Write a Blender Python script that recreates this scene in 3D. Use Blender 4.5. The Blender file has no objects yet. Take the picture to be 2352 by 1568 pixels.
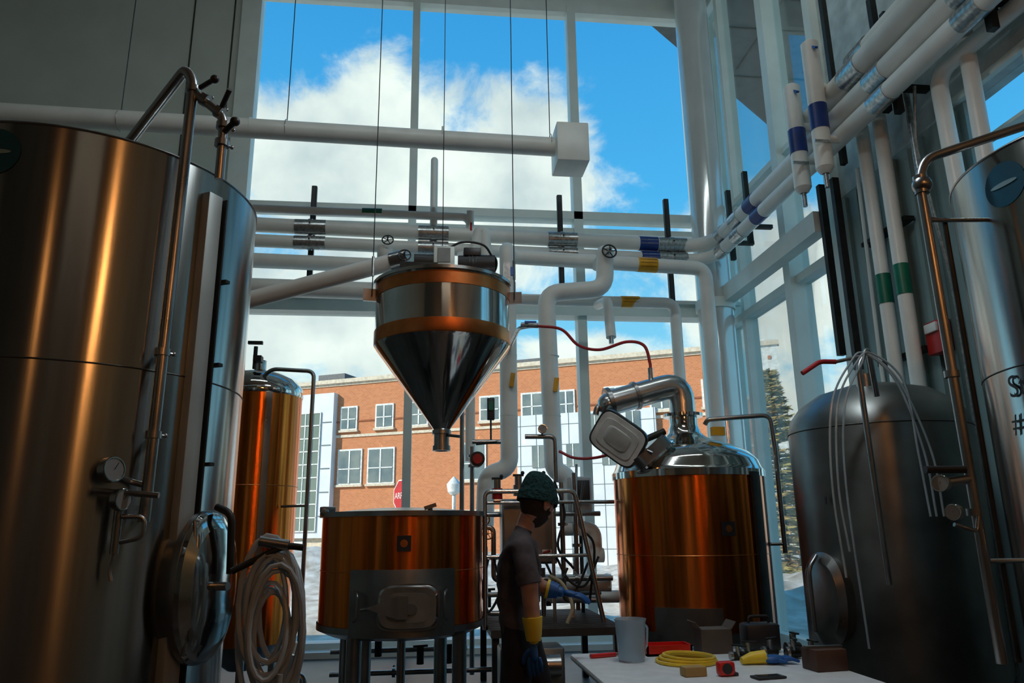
import bpy, math, random
from math import sin, cos, pi, radians, atan2, sqrt
from mathutils import Vector as V, Matrix, noise
random.seed(7)
sc=bpy.context.scene
sc.view_settings.view_transform='Standard'
COL=bpy.context.collection
# ------------------------------------------------------------- materials
MATS={}
def mat(name,col,rough=.5,metal=0.,var=.12,nscale=6.,bump=0.,aniso=0.,emit=0.,trans=0.,coat=0.,stretch=(1,1,1),col2=None,spec=None,rvar=0.):
    if name in MATS: return MATS[name]
    m=bpy.data.materials.new(name); m.use_nodes=True; nt=m.node_tree; n=nt.nodes; l=nt.links
    p=n['Principled BSDF']
    tc=n.new('ShaderNodeTexCoord'); mp=n.new('ShaderNodeMapping'); l.new(tc.outputs['Object'],mp.inputs[0]); mp.inputs['Scale'].default_value=stretch
    nz=n.new('ShaderNodeTexNoise'); nz.inputs['Scale'].default_value=nscale; nz.inputs['Detail'].default_value=5; l.new(mp.outputs[0],nz.inputs['Vector'])
    rp=n.new('ShaderNodeValToRGB'); l.new(nz.outputs[0],rp.inputs[0])
    c2=col2 or tuple(c*(1-var*2.2) for c in col)
    rp.color_ramp.elements[0].position=.3; rp.color_ramp.elements[0].color=(*c2,1)
    rp.color_ramp.elements[1].position=.68; rp.color_ramp.elements[1].color=(*[min(1,c*(1+var*.6)) for c in col],1)
    l.new(rp.outputs[0],p.inputs['Base Color'])
    p.inputs['Roughness'].default_value=rough; p.inputs['Metallic'].default_value=metal
    if rvar:
        mr=n.new('ShaderNodeMapRange'); mr.inputs[3].default_value=max(0.02,rough-rvar); mr.inputs[4].default_value=rough+rvar
        l.new(nz.outputs[0],mr.inputs[0]); l.new(mr.outputs[0],p.inputs['Roughness'])
    if aniso:
        p.inputs['Anisotropic'].default_value=aniso; p.inputs['Anisotropic Rotation'].default_value=.25
        tg=n.new('ShaderNodeTangent'); tg.direction_type='RADIAL'; tg.axis='Z'; l.new(tg.outputs[0],p.inputs['Tangent'])
    if bump:
        b=n.new('ShaderNodeBump'); b.inputs['Strength'].default_value=bump; b.inputs['Distance'].default_value=.02
        l.new(nz.outputs[0],b.inputs['Height']); l.new(b.outputs[0],p.inputs['Normal'])
    if emit: p.inputs['Emission Color'].default_value=(*col,1); p.inputs['Emission Strength'].default_value=emit
    if trans: p.inputs['Transmission Weight'].default_value=trans
    if coat: p.inputs['Coat Weight'].default_value=coat
    MATS[name]=m; return m
steel=mat('brushed_steel',(.62,.63,.62),.22,1,.10,3,0,.8,stretch=(3,3,.4),rvar=.06)
steeld=mat('dark_steel',(.38,.385,.385),.3,1,.12,4,rvar=.08)
steelb=mat('tank_steel',(.43,.44,.425),.21,1,.14,2.2,.02,.92,stretch=(5,5,.25),rvar=.05)
steelm=mat('satin_steel',(.30,.31,.30),.40,1,.15,3,0,.5,rvar=.06)
mirror=mat('polished_steel',(.70,.71,.69),.09,1,.06,5,.04)
copper=mat('copper_sheet',(.92,.225,.035),.24,1,.25,3,.05,.9,stretch=(5,5,.2),rvar=.07)
copb=mat('copper_band',(.72,.25,.08),.35,1,.15,6)
white=mat('white_insulation',(.84,.87,.83),.38,0,.04,4,.05)
frame=mat('window_frame_paint',(.70,.79,.75),.42,0,.04,3)
wallm=mat('painted_wall',(.54,.61,.56),.8,0,.05,1.2)
wallr=mat('metal_wall_panel',(.27,.36,.35),.5,.2,.10,1.5)
galv=mat('galvanised_clamp',(.55,.58,.58),.3,.9,.2,30)
black=mat('black_plastic',(.02,.02,.022),.45,0,.2,10)
blackm=mat('black_channel',(.03,.033,.03),.5,.5,.2,10)
chan=mat('channel_metal',(.40,.44,.43),.45,.3,.1,3)
bluel=mat('blue_label',(.01,.045,.24),.4)
greenl=mat('green_label',(.0,.16,.09),.4)
yell=mat('yellow_label',(.85,.42,.02),.4)
txtw=mat('label_text_white',(.6,.65,.7),.5)
txtb=mat('label_text_black',(.02,.02,.02),.5)
redm=mat('red_paint',(.50,.015,.012),.4)
redh=mat('red_hose_rubber',(.50,.03,.035),.45)
floorm=mat('sealed_concrete',(.06,.058,.055),.4,0,.25,2,.1)
ceilm=mat('ceiling_deck',(.45,.48,.47),.8)
bluep=mat('blue_handle',(.01,.12,.5),.4)
wirem=mat('steel_wire',(.05,.055,.06),.5,.6)
clear=mat('clear_tubing',(.60,.68,.72),.2,0,.08,8,trans=.40)
grating=mat('platform_grating',(.10,.10,.10),.5,.8)
tablem=mat('table_plastic',(.80,.85,.88),.45,0,.05,12,.05)
lampm=mat('added_lamp_body',(.5,.5,.48),.5)
seam=mat('weld_seam',(.10,.10,.09),.5,.8)
gface=mat('gauge_face',(.25,.27,.27),.4)
def glassmat():
    m=bpy.data.materials.new('window_glass'); m.use_nodes=True; nt=m.node_tree; n=nt.nodes; n.clear(); l=nt.links
    o=n.new('ShaderNodeOutputMaterial'); mx=n.new('ShaderNodeMixShader'); t=n.new('ShaderNodeBsdfTransparent'); g=n.new('ShaderNodeBsdfGlossy')
    g.inputs['Roughness'].default_value=.02; t.inputs[0].default_value=(.94,.98,.97,1)
    fr=n.new('ShaderNodeLayerWeight'); fr.inputs[0].default_value=.12
    mu=n.new('ShaderNodeMath'); mu.operation='MULTIPLY'; mu.inputs[1].default_value=.5
    l.new(fr.outputs['Fresnel'],mu.inputs[0]); l.new(mu.outputs[0],mx.inputs[0]); l.new(t.outputs[0],mx.inputs[1]); l.new(g.outputs[0],mx.inputs[2]); l.new(mx.outputs[0],o.inputs[0])
    return m
glass=glassmat()
def brickmat():
    m=bpy.data.materials.new('brick'); m.use_nodes=True; nt=m.node_tree; n=nt.nodes; l=nt.links; p=n['Principled BSDF']
    tc=n.new('ShaderNodeTexCoord'); sp=n.new('ShaderNodeSeparateXYZ'); cb=n.new('ShaderNodeCombineXYZ')
    l.new(tc.outputs['Object'],sp.inputs[0]); l.new(sp.outputs[0],cb.inputs[0]); l.new(sp.outputs[2],cb.inputs[1])
    b=n.new('ShaderNodeTexBrick'); l.new(cb.outputs[0],b.inputs[0]); b.inputs['Scale'].default_value=2.4
    b.inputs['Color1'].default_value=(.55,.20,.085,1); b.inputs['Color2'].default_value=(.46,.16,.065,1); b.inputs['Mortar'].default_value=(.50,.32,.21,1)
    b.inputs['Mortar Size'].default_value=.012; l.new(b.outputs[0],p.inputs['Base Color']); p.inputs['Roughness'].default_value=.9
    return m
brick=brickmat()
stone=mat('pale_stone',(.66,.56,.44),.8); panelw=mat('white_cladding',(.66,.68,.72),.6,0,.05,1); winglass=mat('dark_window_glass',(.10,.13,.14),.15,0,.3,1,col2=(.22,.24,.22))
winfr=mat('window_trim_white',(.75,.75,.72),.6); curtain=mat('stair_glass',(.14,.17,.14),.12,0,.3,1,col2=(.20,.23,.19))
snow=mat('trampled_snow',(.76,.70,.62),.9,0,.2,2.2,.6,col2=(.40,.31,.23)); snow.node_tree.nodes['Noise Texture'].inputs['Detail'].default_value=12
# ------------------------------------------------------------- builder
def grp(name,loc=(0,0,0)):
    e=bpy.data.objects.new(name,None); COL.objects.link(e); e.location=loc; e.empty_display_size=.1; return e
def path(pts,bend):
    pts=[V(p) for p in pts]
    if bend<=0 or len(pts)<3: return pts
    out=[pts[0]]
    for i in range(1,len(pts)-1):
        a,b,c=pts[i-1],pts[i],pts[i+1]; d1=(b-a); d2=(c-b)
        t=min(bend,d1.length*.48,d2.length*.48); d1.normalize(); d2.normalize()
        p0=b-d1*t; p2=b+d2*t
        for k in range(7):
            u=k/6; out.append(p0*(1-u)**2+b*2*u*(1-u)+p2*u*u)
    out.append(pts[-1]); return out
def catmull(pts,seg=8):
    pts=[V(p) for p in pts]; P=[pts[0]*2-pts[1]]+pts+[pts[-1]*2-pts[-2]]; out=[]
    for i in range(1,len(P)-2):
        for k in range(seg):
            t=k/seg; a,b,c,d=P[i-1:i+3]
            out.append(.5*((2*b)+(c-a)*t+(2*a-5*b+4*c-d)*t*t+(3*b-a-3*c+d)*t**3))
    out.append(pts[-1]); return out
class M:
    def __init__(s,name,parent=None,T=None):
        s.name=name; s.parent=parent; s.v=[]; s.f=[]; s.mi=[]; s.ms=[]; s.T=T
    def add(s,vs,fs,m):
        if m not in s.ms: s.ms.append(m)
        k=len(s.v); i=s.ms.index(m)
        s.v.extend([(s.T@V(x)) if s.T else V(x) for x in vs])
        for f in fs: s.f.append([q+k for q in f]); s.mi.append(i)
        return s
    def sweep(s,P,rs,m,n=16,caps=True):
        P=[V(p) for p in P]; Q=[P[0]]; R=[rs[0]] if isinstance(rs,list) else None
        for i in range(1,len(P)):
            if (P[i]-Q[-1]).length>1e-5:
                Q.append(P[i]); 
                if R is not None: R.append(rs[i])
        P=Q
        if R is None: R=[rs]*len(P)
        if len(P)<2: return s
        tg=[]
        for i in range(len(P)):
            a=P[max(0,i-1)]; b=P[min(len(P)-1,i+1)]; tg.append((b-a).normalized())
        up=V((0,0,1)) if abs(tg[0].z)<.9 else V((1,0,0))
        x=tg[0].cross(up).normalized(); vs=[]
        for i,p in enumerate(P):
            x=(x-tg[i]*x.dot(tg[i])).normalized(); y=tg[i].cross(x)
            for k in range(n):
                a=2*pi*k/n; vs.append(p+(x*cos(a)+y*sin(a))*R[i])
        fs=[[i*n+k,i*n+(k+1)%n,(i+1)*n+(k+1)%n,(i+1)*n+k] for i in range(len(P)-1) for k in range(n)]
        if caps: fs.append(list(range(n))[::-1]); fs.append([(len(P)-1)*n+k for k in range(n)])
        return s.add(vs,fs,m)
    def tube(s,pts,r,m,bend=0,n=16): return s.sweep(path(pts,bend),r,m,n)
    def hose(s,pts,r,m,n=8,seg=8): return s.sweep(catmull(pts,seg),r,m,n)
    def cyl(s,a,b,r,m,r2=None,n=24): return s.sweep([a,b],[r,r if r2 is None else r2],m,n)
    def lathe(s,prof,c,m,n=64):
        vs=[];fs=[]
        for r,z in prof:
            for k in range(n):
                a=2*pi*k/n; vs.append((c[0]+r*cos(a),c[1]+r*sin(a),z+(c[2] if len(c)>2 else 0)))
        for i in range(len(prof)-1):
            for k in range(n): fs.append([i*n+k,i*n+(k+1)%n,(i+1)*n+(k+1)%n,(i+1)*n+k])
        return s.add(vs,fs,m)
    def box(s,c,d,m,rz=0,rot=None,bev=0):
        x,y,z=[q/2 for q in d]; R=rot or Matrix.Rotation(rz,3,'Z')
        if bev:
            import bmesh
            bm=bmesh.new(); bmesh.ops.create_cube(bm,size=1)
            for v in bm.verts: v.co=V((v.co.x*2*x,v.co.y*2*y,v.co.z*2*z))
            bmesh.ops.bevel(bm,geom=bm.edges[:],offset=bev,segments=2,profile=.5,affect='EDGES')
            bm.verts.index_update(); vs=[R@v.co+V(c) for v in bm.verts]; fs=[[v.index for v in f.verts] for f in bm.faces]; bm.free()
            return s.add(vs,fs,m)
        vs=[R@V((i*x,j*y,k*z))+V(c) for i in(-1,1) for j in(-1,1) for k in(-1,1)]
        return s.add(vs,[[0,1,3,2],[4,6,7,5],[0,4,5,1],[2,3,7,6],[0,2,6,4],[1,5,7,3]],m)
    def bx(s,x0,x1,y0,y1,z0,z1,m): return s.box(((x0+x1)/2,(y0+y1)/2,(z0+z1)/2),(x1-x0,y1-y0,z1-z0),m)
    def sph(s,c,r,m,n=20,rot=None):
        r=(r,r,r) if not hasattr(r,'__len__') else r; vs=[];fs=[];h=n//2
        for i in range(h+1):
            for k in range(n):
                t=pi*i/h; a=2*pi*k/n; q=V((r[0]*sin(t)*cos(a),r[1]*sin(t)*sin(a),r[2]*cos(t)))
                vs.append((rot@q if rot else q)+V(c))
        for i in range(h):
            for k in range(n): fs.append([i*n+k,(i+1)*n+k,(i+1)*n+(k+1)%n,i*n+(k+1)%n])
        return s.add(vs,fs,m)
    def torus(s,c,R,r,ax,m,n=32,k2=10):
        ax=V(ax).normalized(); u=ax.orthogonal().normalized(); w=ax.cross(u)
        vs=[];fs=[]
        for i in range(n):
            a=2*pi*i/n; d=u*cos(a)+w*sin(a)
            for k in range(k2):
                b=2*pi*k/k2; vs.append(V(c)+d*(R+r*cos(b))+ax*r*sin(b))
        for i in range(n):
            for k in range(k2): fs.append([i*k2+k,((i+1)%n)*k2+k,((i+1)%n)*k2+(k+1)%k2,i*k2+(k+1)%k2])
        return s.add(vs,fs,m)
    def patch(s,c,r,a0,a1,z0,z1,m,n=24,th=.012):
        vs=[];fs=[]
        for i in range(n+1):
            a=a0+(a1-a0)*i/n
            for rr,z in((r,z0),(r,z1),(r+th,z1),(r+th,z0)): vs.append((c[0]+rr*cos(a),c[1]+rr*sin(a),z))
        for i in range(n):
            for k in range(4): fs.append([i*4+k,i*4+(k+1)%4,(i+1)*4+(k+1)%4,(i+1)*4+k])
        fs+= [[0,1,2,3],[n*4+3,n*4+2,n*4+1,n*4]]
        return s.add(vs,fs,m)
    def decal(s,c,r,ang,z,rad,m,hx=1.,hz=1.):
        vs=[(c[0]+r*cos(ang),c[1]+r*sin(ang),z)]; n=40;
        for q in (.5,1.):
            for k in range(n):
                a=2*pi*k/n; t=ang+rad*hx*q*cos(a)/r; vs.append((c[0]+r*cos(t),c[1]+r*sin(t),z+rad*hz*q*sin(a)))
        fs=[[0,1+k,1+(k+1)%n] for k in range(n)]+[[1+k,1+n+k,1+n+(k+1)%n,1+(k+1)%n] for k in range(n)]
        return s.add(vs,fs,m)
    def slab(s,o,Mx,y0,y1,m,w,h,e=4.,n=48,taper=1.):
        vs=[]
        for y,tp in((y0,1),(y1,taper)):
            for k in range(n):
                a=2*pi*k/n; ca,sa=cos(a),sin(a)
                vs.append(Mx@V((w*tp*math.copysign(abs(ca)**(2/e),ca),y,h*tp*math.copysign(abs(sa)**(2/e),sa)))+V(o))
        fs=[[k,(k+1)%n,n+(k+1)%n,n+k] for k in range(n)]+[list(range(n))[::-1],[n+k for k in range(n)]]
        return s.add(vs,fs,m)
    def fin(s,ang=35,flat=False):
        me=bpy.data.meshes.new(s.name); me.from_pydata([tuple(q) for q in s.v],[],s.f); 
        for q in s.ms: me.materials.append(q)
        me.polygons.foreach_set('material_index',s.mi)
        import bmesh
        bm=bmesh.new(); bm.from_mesh(me); bmesh.ops.recalc_face_normals(bm,faces=bm.faces[:]); bm.to_mesh(me); bm.free()
        if not flat:
            me.polygons.foreach_set('use_smooth',[True]*len(me.polygons)); me.set_sharp_from_angle(angle=radians(ang))
        me.update(); o=bpy.data.objects.new(s.name,me); COL.objects.link(o)
        if s.parent: o.parent=s.parent
        return o
def text(body,size,loc,rot,m,parent,name='lettering',ext=.001):
    c=bpy.data.curves.new(name,'FONT'); c.body=body; c.size=size; c.align_x='CENTER'; c.align_y='CENTER'; c.extrude=ext; c.materials.append(m)
    o=bpy.data.objects.new(name,c); COL.objects.link(o); o.location=loc; o.rotation_euler=rot; o.parent=parent; return o
def wheel(b,c,R,ax,m):
    b.torus(c,R,R*.12,ax,m,24,8); a=V(ax).normalized(); u=a.orthogonal().normalized(); w=a.cross(u)
    for k in range(5):
        t=2*pi*k/5; b.cyl(V(c),V(c)+(u*cos(t)+w*sin(t))*R,R*.08,m,n=6)
    b.cyl(V(c)-a*R*.2,V(c)+a*R*.9,R*.14,m,n=10)
def clamp(b,c,ax,r,m=None,l=.03):
    m=m or steeld; a=V(ax).normalized()
    b.cyl(V(c)-a*l/2,V(c)+a*l/2,r*1.45,m,n=20); u=a.orthogonal().normalized(); b.cyl(V(c)+u*r*1.3,V(c)+u*r*2.3,r*.28,m,n=8); b.sph(V(c)+u*r*2.3,r*.45,m,10)
def gauge(b,c,d,R):
    d=V(d).normalized(); b.cyl(V(c)-d*R*.35,V(c)+d*R*.35,R,steeld,n=28); b.cyl(V(c)+d*R*.35,V(c)+d*R*.38,R*.86,gface,n=28); b.torus(V(c)+d*R*.36,R*.93,R*.09,d,mirror,28,6)
    u=V((0,0,1)); b.cyl(V(c)+d*R*.42,V(c)+d*R*.42+(u+V((.5,0,0)))*R*.5,R*.03,black,n=5)
# ------------------------------------------------------------- room shell
YW=10.0; XW=4.35; ZC=9.95
M('floor').bx(-7.2,XW+.2,-6.2,YW+.2,-.2,0,floorm).fin()
M('ceiling').bx(-7.2,XW+.3,-6.2,YW+.3,ZC,ZC+.25,ceilm).fin()
b=M('wall_front'); b.bx(-7.2,-2.9,YW,YW+.2,0,ZC,wallm); b.bx(-2.9,XW+.2,YW-.02,YW+.2,9.52,ZC,frame); b.fin()
b=M('trim_1')
for x in(-3.6,-3.02): b.bx(x,x+.02,YW-.012,YW,0,ZC,seam)
b.fin()
M('wall_left').bx(-7.4,-7.2,-6.2,YW+.2,0,ZC,wallm).fin()
wdark=mat('back_wall_paint',(.16,.17,.16),.85)
M('wall_back').bx(-7.2,XW+.2,-6.4,-6.2,0,ZC,wdark).fin()
b=M('wall_right')
b.bx(XW,XW+.2,-6.2,6.9,0,4.05,wallr); b.bx(XW,XW+.2,-6.2,3.6,4.05,4.85,wallr); b.bx(XW,XW+.2,5.0,6.9,4.05,4.85,wallr)
b.bx(XW,XW+.2,-6.2,6.9,4.85,7.6,mat('upper_wall_panel',(.50,.60,.61),.6)); b.bx(XW,XW+.2,-6.2,6.2,7.6,ZC,wallm)
for i in range(26):
    y=1.5+i*.21; b.bx(XW-.035,XW,y,y+.06,0,4.02 if 3.5<y<5.05 else 4.8,wallr)
b.fin()
b=M('trim_2'); b.bx(XW-.05,XW,3.55,5.05,4.0,4.06,frame); b.bx(XW-.05,XW,3.55,5.05,4.84,4.9,frame); b.bx(XW-.05,XW,4.25,4.31,4.06,4.84,frame); b.fin()
g=grp('window_1'); b=M('frame',g)
ML=[(-2.86,.26),(-.285,.11),(2.135,.13)]
for x,w in ML: b.bx(x-w/2 if x>-2.8 else x-.02,x+w/2 if x>-2.8 else -2.60,YW-.10,YW+.12,.12,9.52,frame)
b.bx(-2.9,XW+.1,YW-.08,YW+.12,9.4,9.55,frame)
b.bx(-2.9,XW+.1,YW-.1,YW+.12,5.86,5.98,frame); b.bx(-2.9,XW+.1,YW-.04,YW+.10,5.66,5.74,frame)
b.bx(-2.9,XW+.1,YW-.16,YW+.12,4.37,4.57,frame); b.bx(-2.9,XW+.1,YW-.22,YW,4.55,4.60,frame)
b.bx(-2.9,XW+.1,YW-.14,YW+.15,0,.14,frame)
b.bx(XW-.05,XW+.2,YW-.1,YW+.2,0,9.9,frame)
b.fin()
M('glass',g).bx(-2.9,XW,YW+.02,YW+.03,.1,9.45,glass).fin()
g=grp('window_2'); b=M('frame',g)
b.bx(XW-.14,XW+.12,7.86,8.02,.1,9.9,frame); b.bx(XW-.10,XW+.12,6.86,6.99,.1,9.9,frame); b.bx(XW-.06,XW+.12,9.35,9.45,.1,9.9,frame)
for z,h in((4.22,.1),(5.9,.08),(.06,.14),(9.42,.14)): b.bx(XW-.08,XW+.1,6.9,YW,z,z+h,frame)
b.bx(XW-.10,XW+.1,6.2,6.28,7.6,9.9,frame)
b.fin()
b=M('glass',g); b.bx(XW+.02,XW+.03,6.9,YW,.1,9.5,glass); b.bx(XW+.02,XW+.03,6.2,6.9,7.6,9.5,glass); b.fin()
g=grp('window_3'); M('glass',g).bx(XW+.1,XW+.11,3.6,5.0,4.05,4.85,glass).fin(); M('frame',g).bx(XW+.06,XW+.15,3.6,5.0,4.44,4.47,frame).fin()
M('steel_support_beam').bx(4.0,4.16,6.85,9.72,4.45,4.68,frame).fin()
M('trim_3').bx(-2.9,XW,9.62,YW-.08,.0,.07,white).fin()
b=M('round_column'); colm=mat('column_paint',(.68,.71,.69),.14,.3,.04,2); b.cyl((3.96,9.55,0),(3.96,9.55,ZC),.245,colm,n=64); b.cyl((3.96,9.55,4.38),(3.96,9.55,4.52),.27,frame,n=48); b.fin()
# ------------------------------------------------------------- outside
b=M('roof_overhang_soffit'); sof=mat('soffit_panel',(.16,.18,.18),.7,.2); P=[(3.3,10.25),(7.6,13.9),(10.5,14.5),(10.5,-2),(4.6,-2),(4.6,10.25)]
b.add([(x,y,9.75) for x,y in P]+[(x,y,10.1) for x,y in P],[[5,4,3,2,1,0],[6,7,8,9,10,11]]+[[i,(i+1)%6,6+(i+1)%6,6+i] for i in range(6)],sof)
for i in range(9): b.bx(4.7,10.4,1+i*1.35,1.03+i*1.35,9.73,9.75,seam)
for i in range(4): b.bx(5.6+i*1.3,5.63+i*1.3,-1,11.6,9.73,9.75,seam)
b.fin()
NX,NY=150,110; vs=[];fs=[]
def gz(x,y):
    z=-.18-(y-10.3)*.016
    z+=.10*noise.fractal(V((x*.7,y*.7,0)),.8,2,5)*min(1,(y-10.2)*.4)
    for cx,cy,r,h in((-5.5,27,4.5,1.5),(-1,30,5,.9),(4,31,5,.8),(-3,16,3,.45),(1.5,14.5,3,.3),(9,18,5,.7),(12,26,6,1.0),(6,15,3,.4),(-2.6,12.6,1.6,.35)):
        d=((x-cx)**2+((y-cy)*1.3)**2)/r**2
        if d<4: z+=h*math.exp(-d*1.3)*(.8+.45*noise.noise(V((x*1.3,y*1.3,3))))
    return z
for j in range(NY+1):
    for i in range(NX+1):
        y=10.25+(j/NY)**1.7*75
        u=(i/NX-.5)*2; x=5+math.copysign(abs(u)**1.8,u)*75
        vs.append((x,y,gz(x,y)))
for j in range(NY):
    for i in range(NX): k=j*(NX+1)+i; fs.append([k,k+1,k+NX+2,k+NX+1])
b=M('snowy_ground'); b.add(vs,fs,snow); b.fin(180)
b=M('side_ground'); b.bx(XW+.2,80,-40,10.25,-.4,-.2,snow); b.bx(-80,-7.4,-40,10.25,-.4,-.2,snow); b.fin()
TH=atan2(-.49,1.0); TB=Matrix.Translation((-10.7,55,0))@Matrix.Rotation(TH,4,'Z')
S=lambda X:(X+10.7)*1.1136
g=grp('brick_building'); 
def local(name): return M(name,g)
def finl(b): o=b.fin(); o.matrix_basis=TB; return o
b=local('brick_walls'); b.bx(-14,34.2,0,14,-2,11.75,brick); finl(b)
b=local('stone_bands')
for z in(7.85,11.55): b.bx(-14,34.3,-.08,0,z,z+.18,stone)
b.bx(-14,34.4,-.25,.3,11.72,12.0,stone); b.bx(S(-9.9),S(0.8),-.12,0,-2,1.5,stone); b.bx(-14,34.3,-.06,0,8.9,9.0,mat('brick_dark',(.30,.09,.04),.9)); b.bx(-14,34.3,-.06,0,2.6,2.75,stone); finl(b)
b=local('windows')
def bw(x0,x1,z0,z1,sh=False):
    s0,s1=S(x0),S(x1); b.bx(s0-.12,s1+.12,-.10,0,z0-.12,z1+.12,winfr); b.bx(s0,s1,-.13,-.09,z0,z1,winglass)
    b.bx((s0+s1)/2-.05,(s0+s1)/2+.05,-.16,-.1,z0,z1,winfr); b.bx(s0,s1,-.16,-.1,z0+(z1-z0)*.42,z0+(z1-z0)*.42+.07,winfr); b.bx(s0-.2,s1+.2,-.2,0,z0-.25,z0-.1,stone)
for x0,x1 in((-6.05,-5.05),(-3.55,-2.5),(-1.15,-.15),(3.4,4.5),(6.0,7.15),(8.2,9.0),(10.9,12),(13.4,14.5),(16.2,17.2)): bw(x0,x1,8.45,9.9)
for x0,x1 in((-6.1,-4.6),(-4.0,-2.35),(2.2,3.6)): bw(x0,x1,4.7,6.9)
finl(b)
b=local('white_clad_sections')
b.bx(S(-9.6),S(-6.45),-.5,0,1.1,11.0,panelw); b.bx(S(5.7),S(13.6),-.35,0,-2,8.5,panelw)
for i in range(7): b.bx(S(5.7),S(13.6),-.37,-.35,.3+i*1.25,.33+i*1.25,winglass)
for i in range(9): b.bx(S(5.9+i*.95),S(5.9+i*.95)+.03,-.37,-.35,-1,8.5,winglass)
for x,z in((6.6,5.2),(8.6,5.2),(10.6,5.2),(12.3,5.2),(6.8,1.6),(9.2,1.6),(11.4,1.6),(12,7),(9.9,7)):
    b.bx(S(x),S(x)+.85,-.42,-.34,z,z+1.35,winglass); b.bx(S(x)+.4,S(x)+.46,-.45,-.4,z,z+1.35,winfr)
b.bx(S(-9.0),S(-7.3),-.56,-.5,1.5,9.6,curtain)
for i in range(10): b.bx(S(-9.0),S(-7.3),-.6,-.54,1.5+i*.9,1.58+i*.9,winfr)
for i in range(4): b.bx(S(-9.0)+i*.61,S(-9.0)+i*.61+.07,-.6,-.54,1.5,9.6,winfr)
for i in range(5): b.bx(S(-7.2),S(-6.55),-.54,-.49,2.5+i*1.6,2.56+i*1.6,winglass)
b.bx(S(-9.2),S(-8.2),-.2,-.1,-2,.9,winfr); b.bx(S(-9.1),S(-8.3),-.24,-.19,-2,.7,winglass)
b.bx(32.3,34.3,-.12,0,-2,12.1,winfr)
for i in range(22): b.box((32.6+(i%3)*.6,-.14,1+i*.5),(.18,.06,.2),brick)
b.bx(S(-8.6),S(-6.6),1,3,11.9,12.7,mat('roof_lattice',(.12,.12,.13),.6)); b.bx(S(4.6),S(7),1,2.4,12,12.5,MATS['roof_lattice'])
finl(b)
g=grp('stop_sign',(-.74,22,0)); g.rotation_euler=(0,0,radians(-58)); b=M('sign_plate',g)
oct_=[(.5*cos(pi/8+k*pi/4),.5*sin(pi/8+k*pi/4)) for k in range(8)]
b.add([(x,-.02,2.45+z) for x,z in oct_]+[(x,.0,2.45+z) for x,z in oct_],[list(range(8)),[15-k for k in range(8)]]+[[k,(k+1)%8,8+(k+1)%8,8+k] for k in range(8)],winfr)
b.add([(x*.93,-.024,2.45+z*.93) for x,z in oct_],[list(range(8))],redm); b.cyl((0,.03,-.8),(0,.03,2.9),.035,galv); b.fin()
text('ARRÊT',.25,(0,-.03,2.45),(pi/2,0,0),winfr,g)
b=M('street_lamp'); b.cyl((.85,25,-1),(.85,25,2.6),.06,winfr); b.lathe([(.10,2.6),(.2,2.7),(.24,2.95),(.12,3.1),(.02,3.2)],(.85,25),winfr,20); b.fin()
bark=mat('bark',(.20,.12,.07),.9); nee=mat('conifer_needles',(.30,.26,.08),.8,0,.3,3,col2=(.50,.29,.10)); nee.node_tree.nodes['Noise Texture'].inputs['Scale'].default_value=1.3
for (tx,ty,h,w) in((9.75,20,6.6,1.7),(11.6,22,5.4,1.6),(15.5,26,5.5,1.6)):
    b=M('pine_tree'); z0=-.7; b.cyl((tx,ty,z0),(tx,ty,z0+h),.11,bark,.02,n=8)
    vs=[];fs=[]
    for i in range(420):
        t=random.random()**.8; z=z0+.5+t*(h-.6); L=(1-t)*w*(.7+.5*random.random())+.08; a=random.random()*2*pi; d=V((cos(a),sin(a),-.12+.25*t)); p=V((tx,ty,z)); e=p+d*L
        b.cyl(p,e,.018,bark,.004,n=4)
        for k in range(13):
            u=.12+.9*k/13; q=p+d*L*u; s=V((-sin(a),cos(a),0))*random.choice((-1,1)); tip=q+s*(.14+.12*random.random())+d*.10+V((0,0,random.uniform(-.07,.04)))
            o=len(vs); vs+=[q-d*.03,q+d*.035,tip]; fs.append([o,o+1,o+2])
            o=len(vs); vs+=[q+V((0,0,.03)),q-V((0,0,.03)),tip+V((0,0,.03))]; fs.append([o,o+1,o+2])
    b.add(vs,fs,nee); b.fin(flat=True)
# ------------------------------------------------------------- overhead piping
def band(b,c,ax,r,l,m): a=V(ax).normalized(); b.cyl(V(c)-a*l/2,V(c)+a*l/2,r+.004,m,n=32)
g=grp('exhaust_duct_pipe'); b=M('pipe',g); b.tube([(-7.1,8.3,6.27),(1.55,8.3,6.11)],.118,white,n=32)
b.box((1.71,8.3,6.08),(.40,.46,.52),white,bev=.015)
for x in(-2.2,.1): b.cyl((x,8.3,6.19),(x+.02,8.3,6.19),.122,frame,n=32)
b.fin(); b=M('hanger_wires',g)
for x in(-3.69,-1.77,1.46,-5.6): b.cyl((x,8.3,6.2),(x,8.3,ZC),.006,wirem,n=6); b.torus((x,8.3,6.2-.019*(x+3.7)*.5),.122,.005,(1,0,0),galv,28,6)
b.fin()
def hz(x,zl,zr): return zl+(x+2.2)/(5.85)*(zr-zl)
g=grp('insulated_pipe_rack')
b=M('insulated_pipes',g); Yp=9.32
zP={0:(5.60,5.55),1:(5.365,5.25),2:(5.145,5.05),3:(4.86,4.73),4:(4.46,4.37)}
b.tube([(-5.5,Yp,5.62),(.45,Yp,5.57),(.51,Yp,5.5),(.51,Yp,5.36)],.055,white,.1); b.tube([(.51,Yp-.02,5.3),(.51,Yp-.1,5.62)],.05,white)
b.tube([(.02,Yp+.05,5.1),(.02,Yp+.05,6.42)],.05,white); b.sph((.02,Yp+.05,6.42),.05,white)
b.tube([(-5.5,Yp,5.43),(3.86,Yp,5.245),(3.86,3.2,5.25),],.098,white,.45,24)
b.tube([(-5.5,Yp,5.20),(3.86,Yp,5.04),(3.86,3.0,5.04)],.086,white,.40,24)
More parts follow.
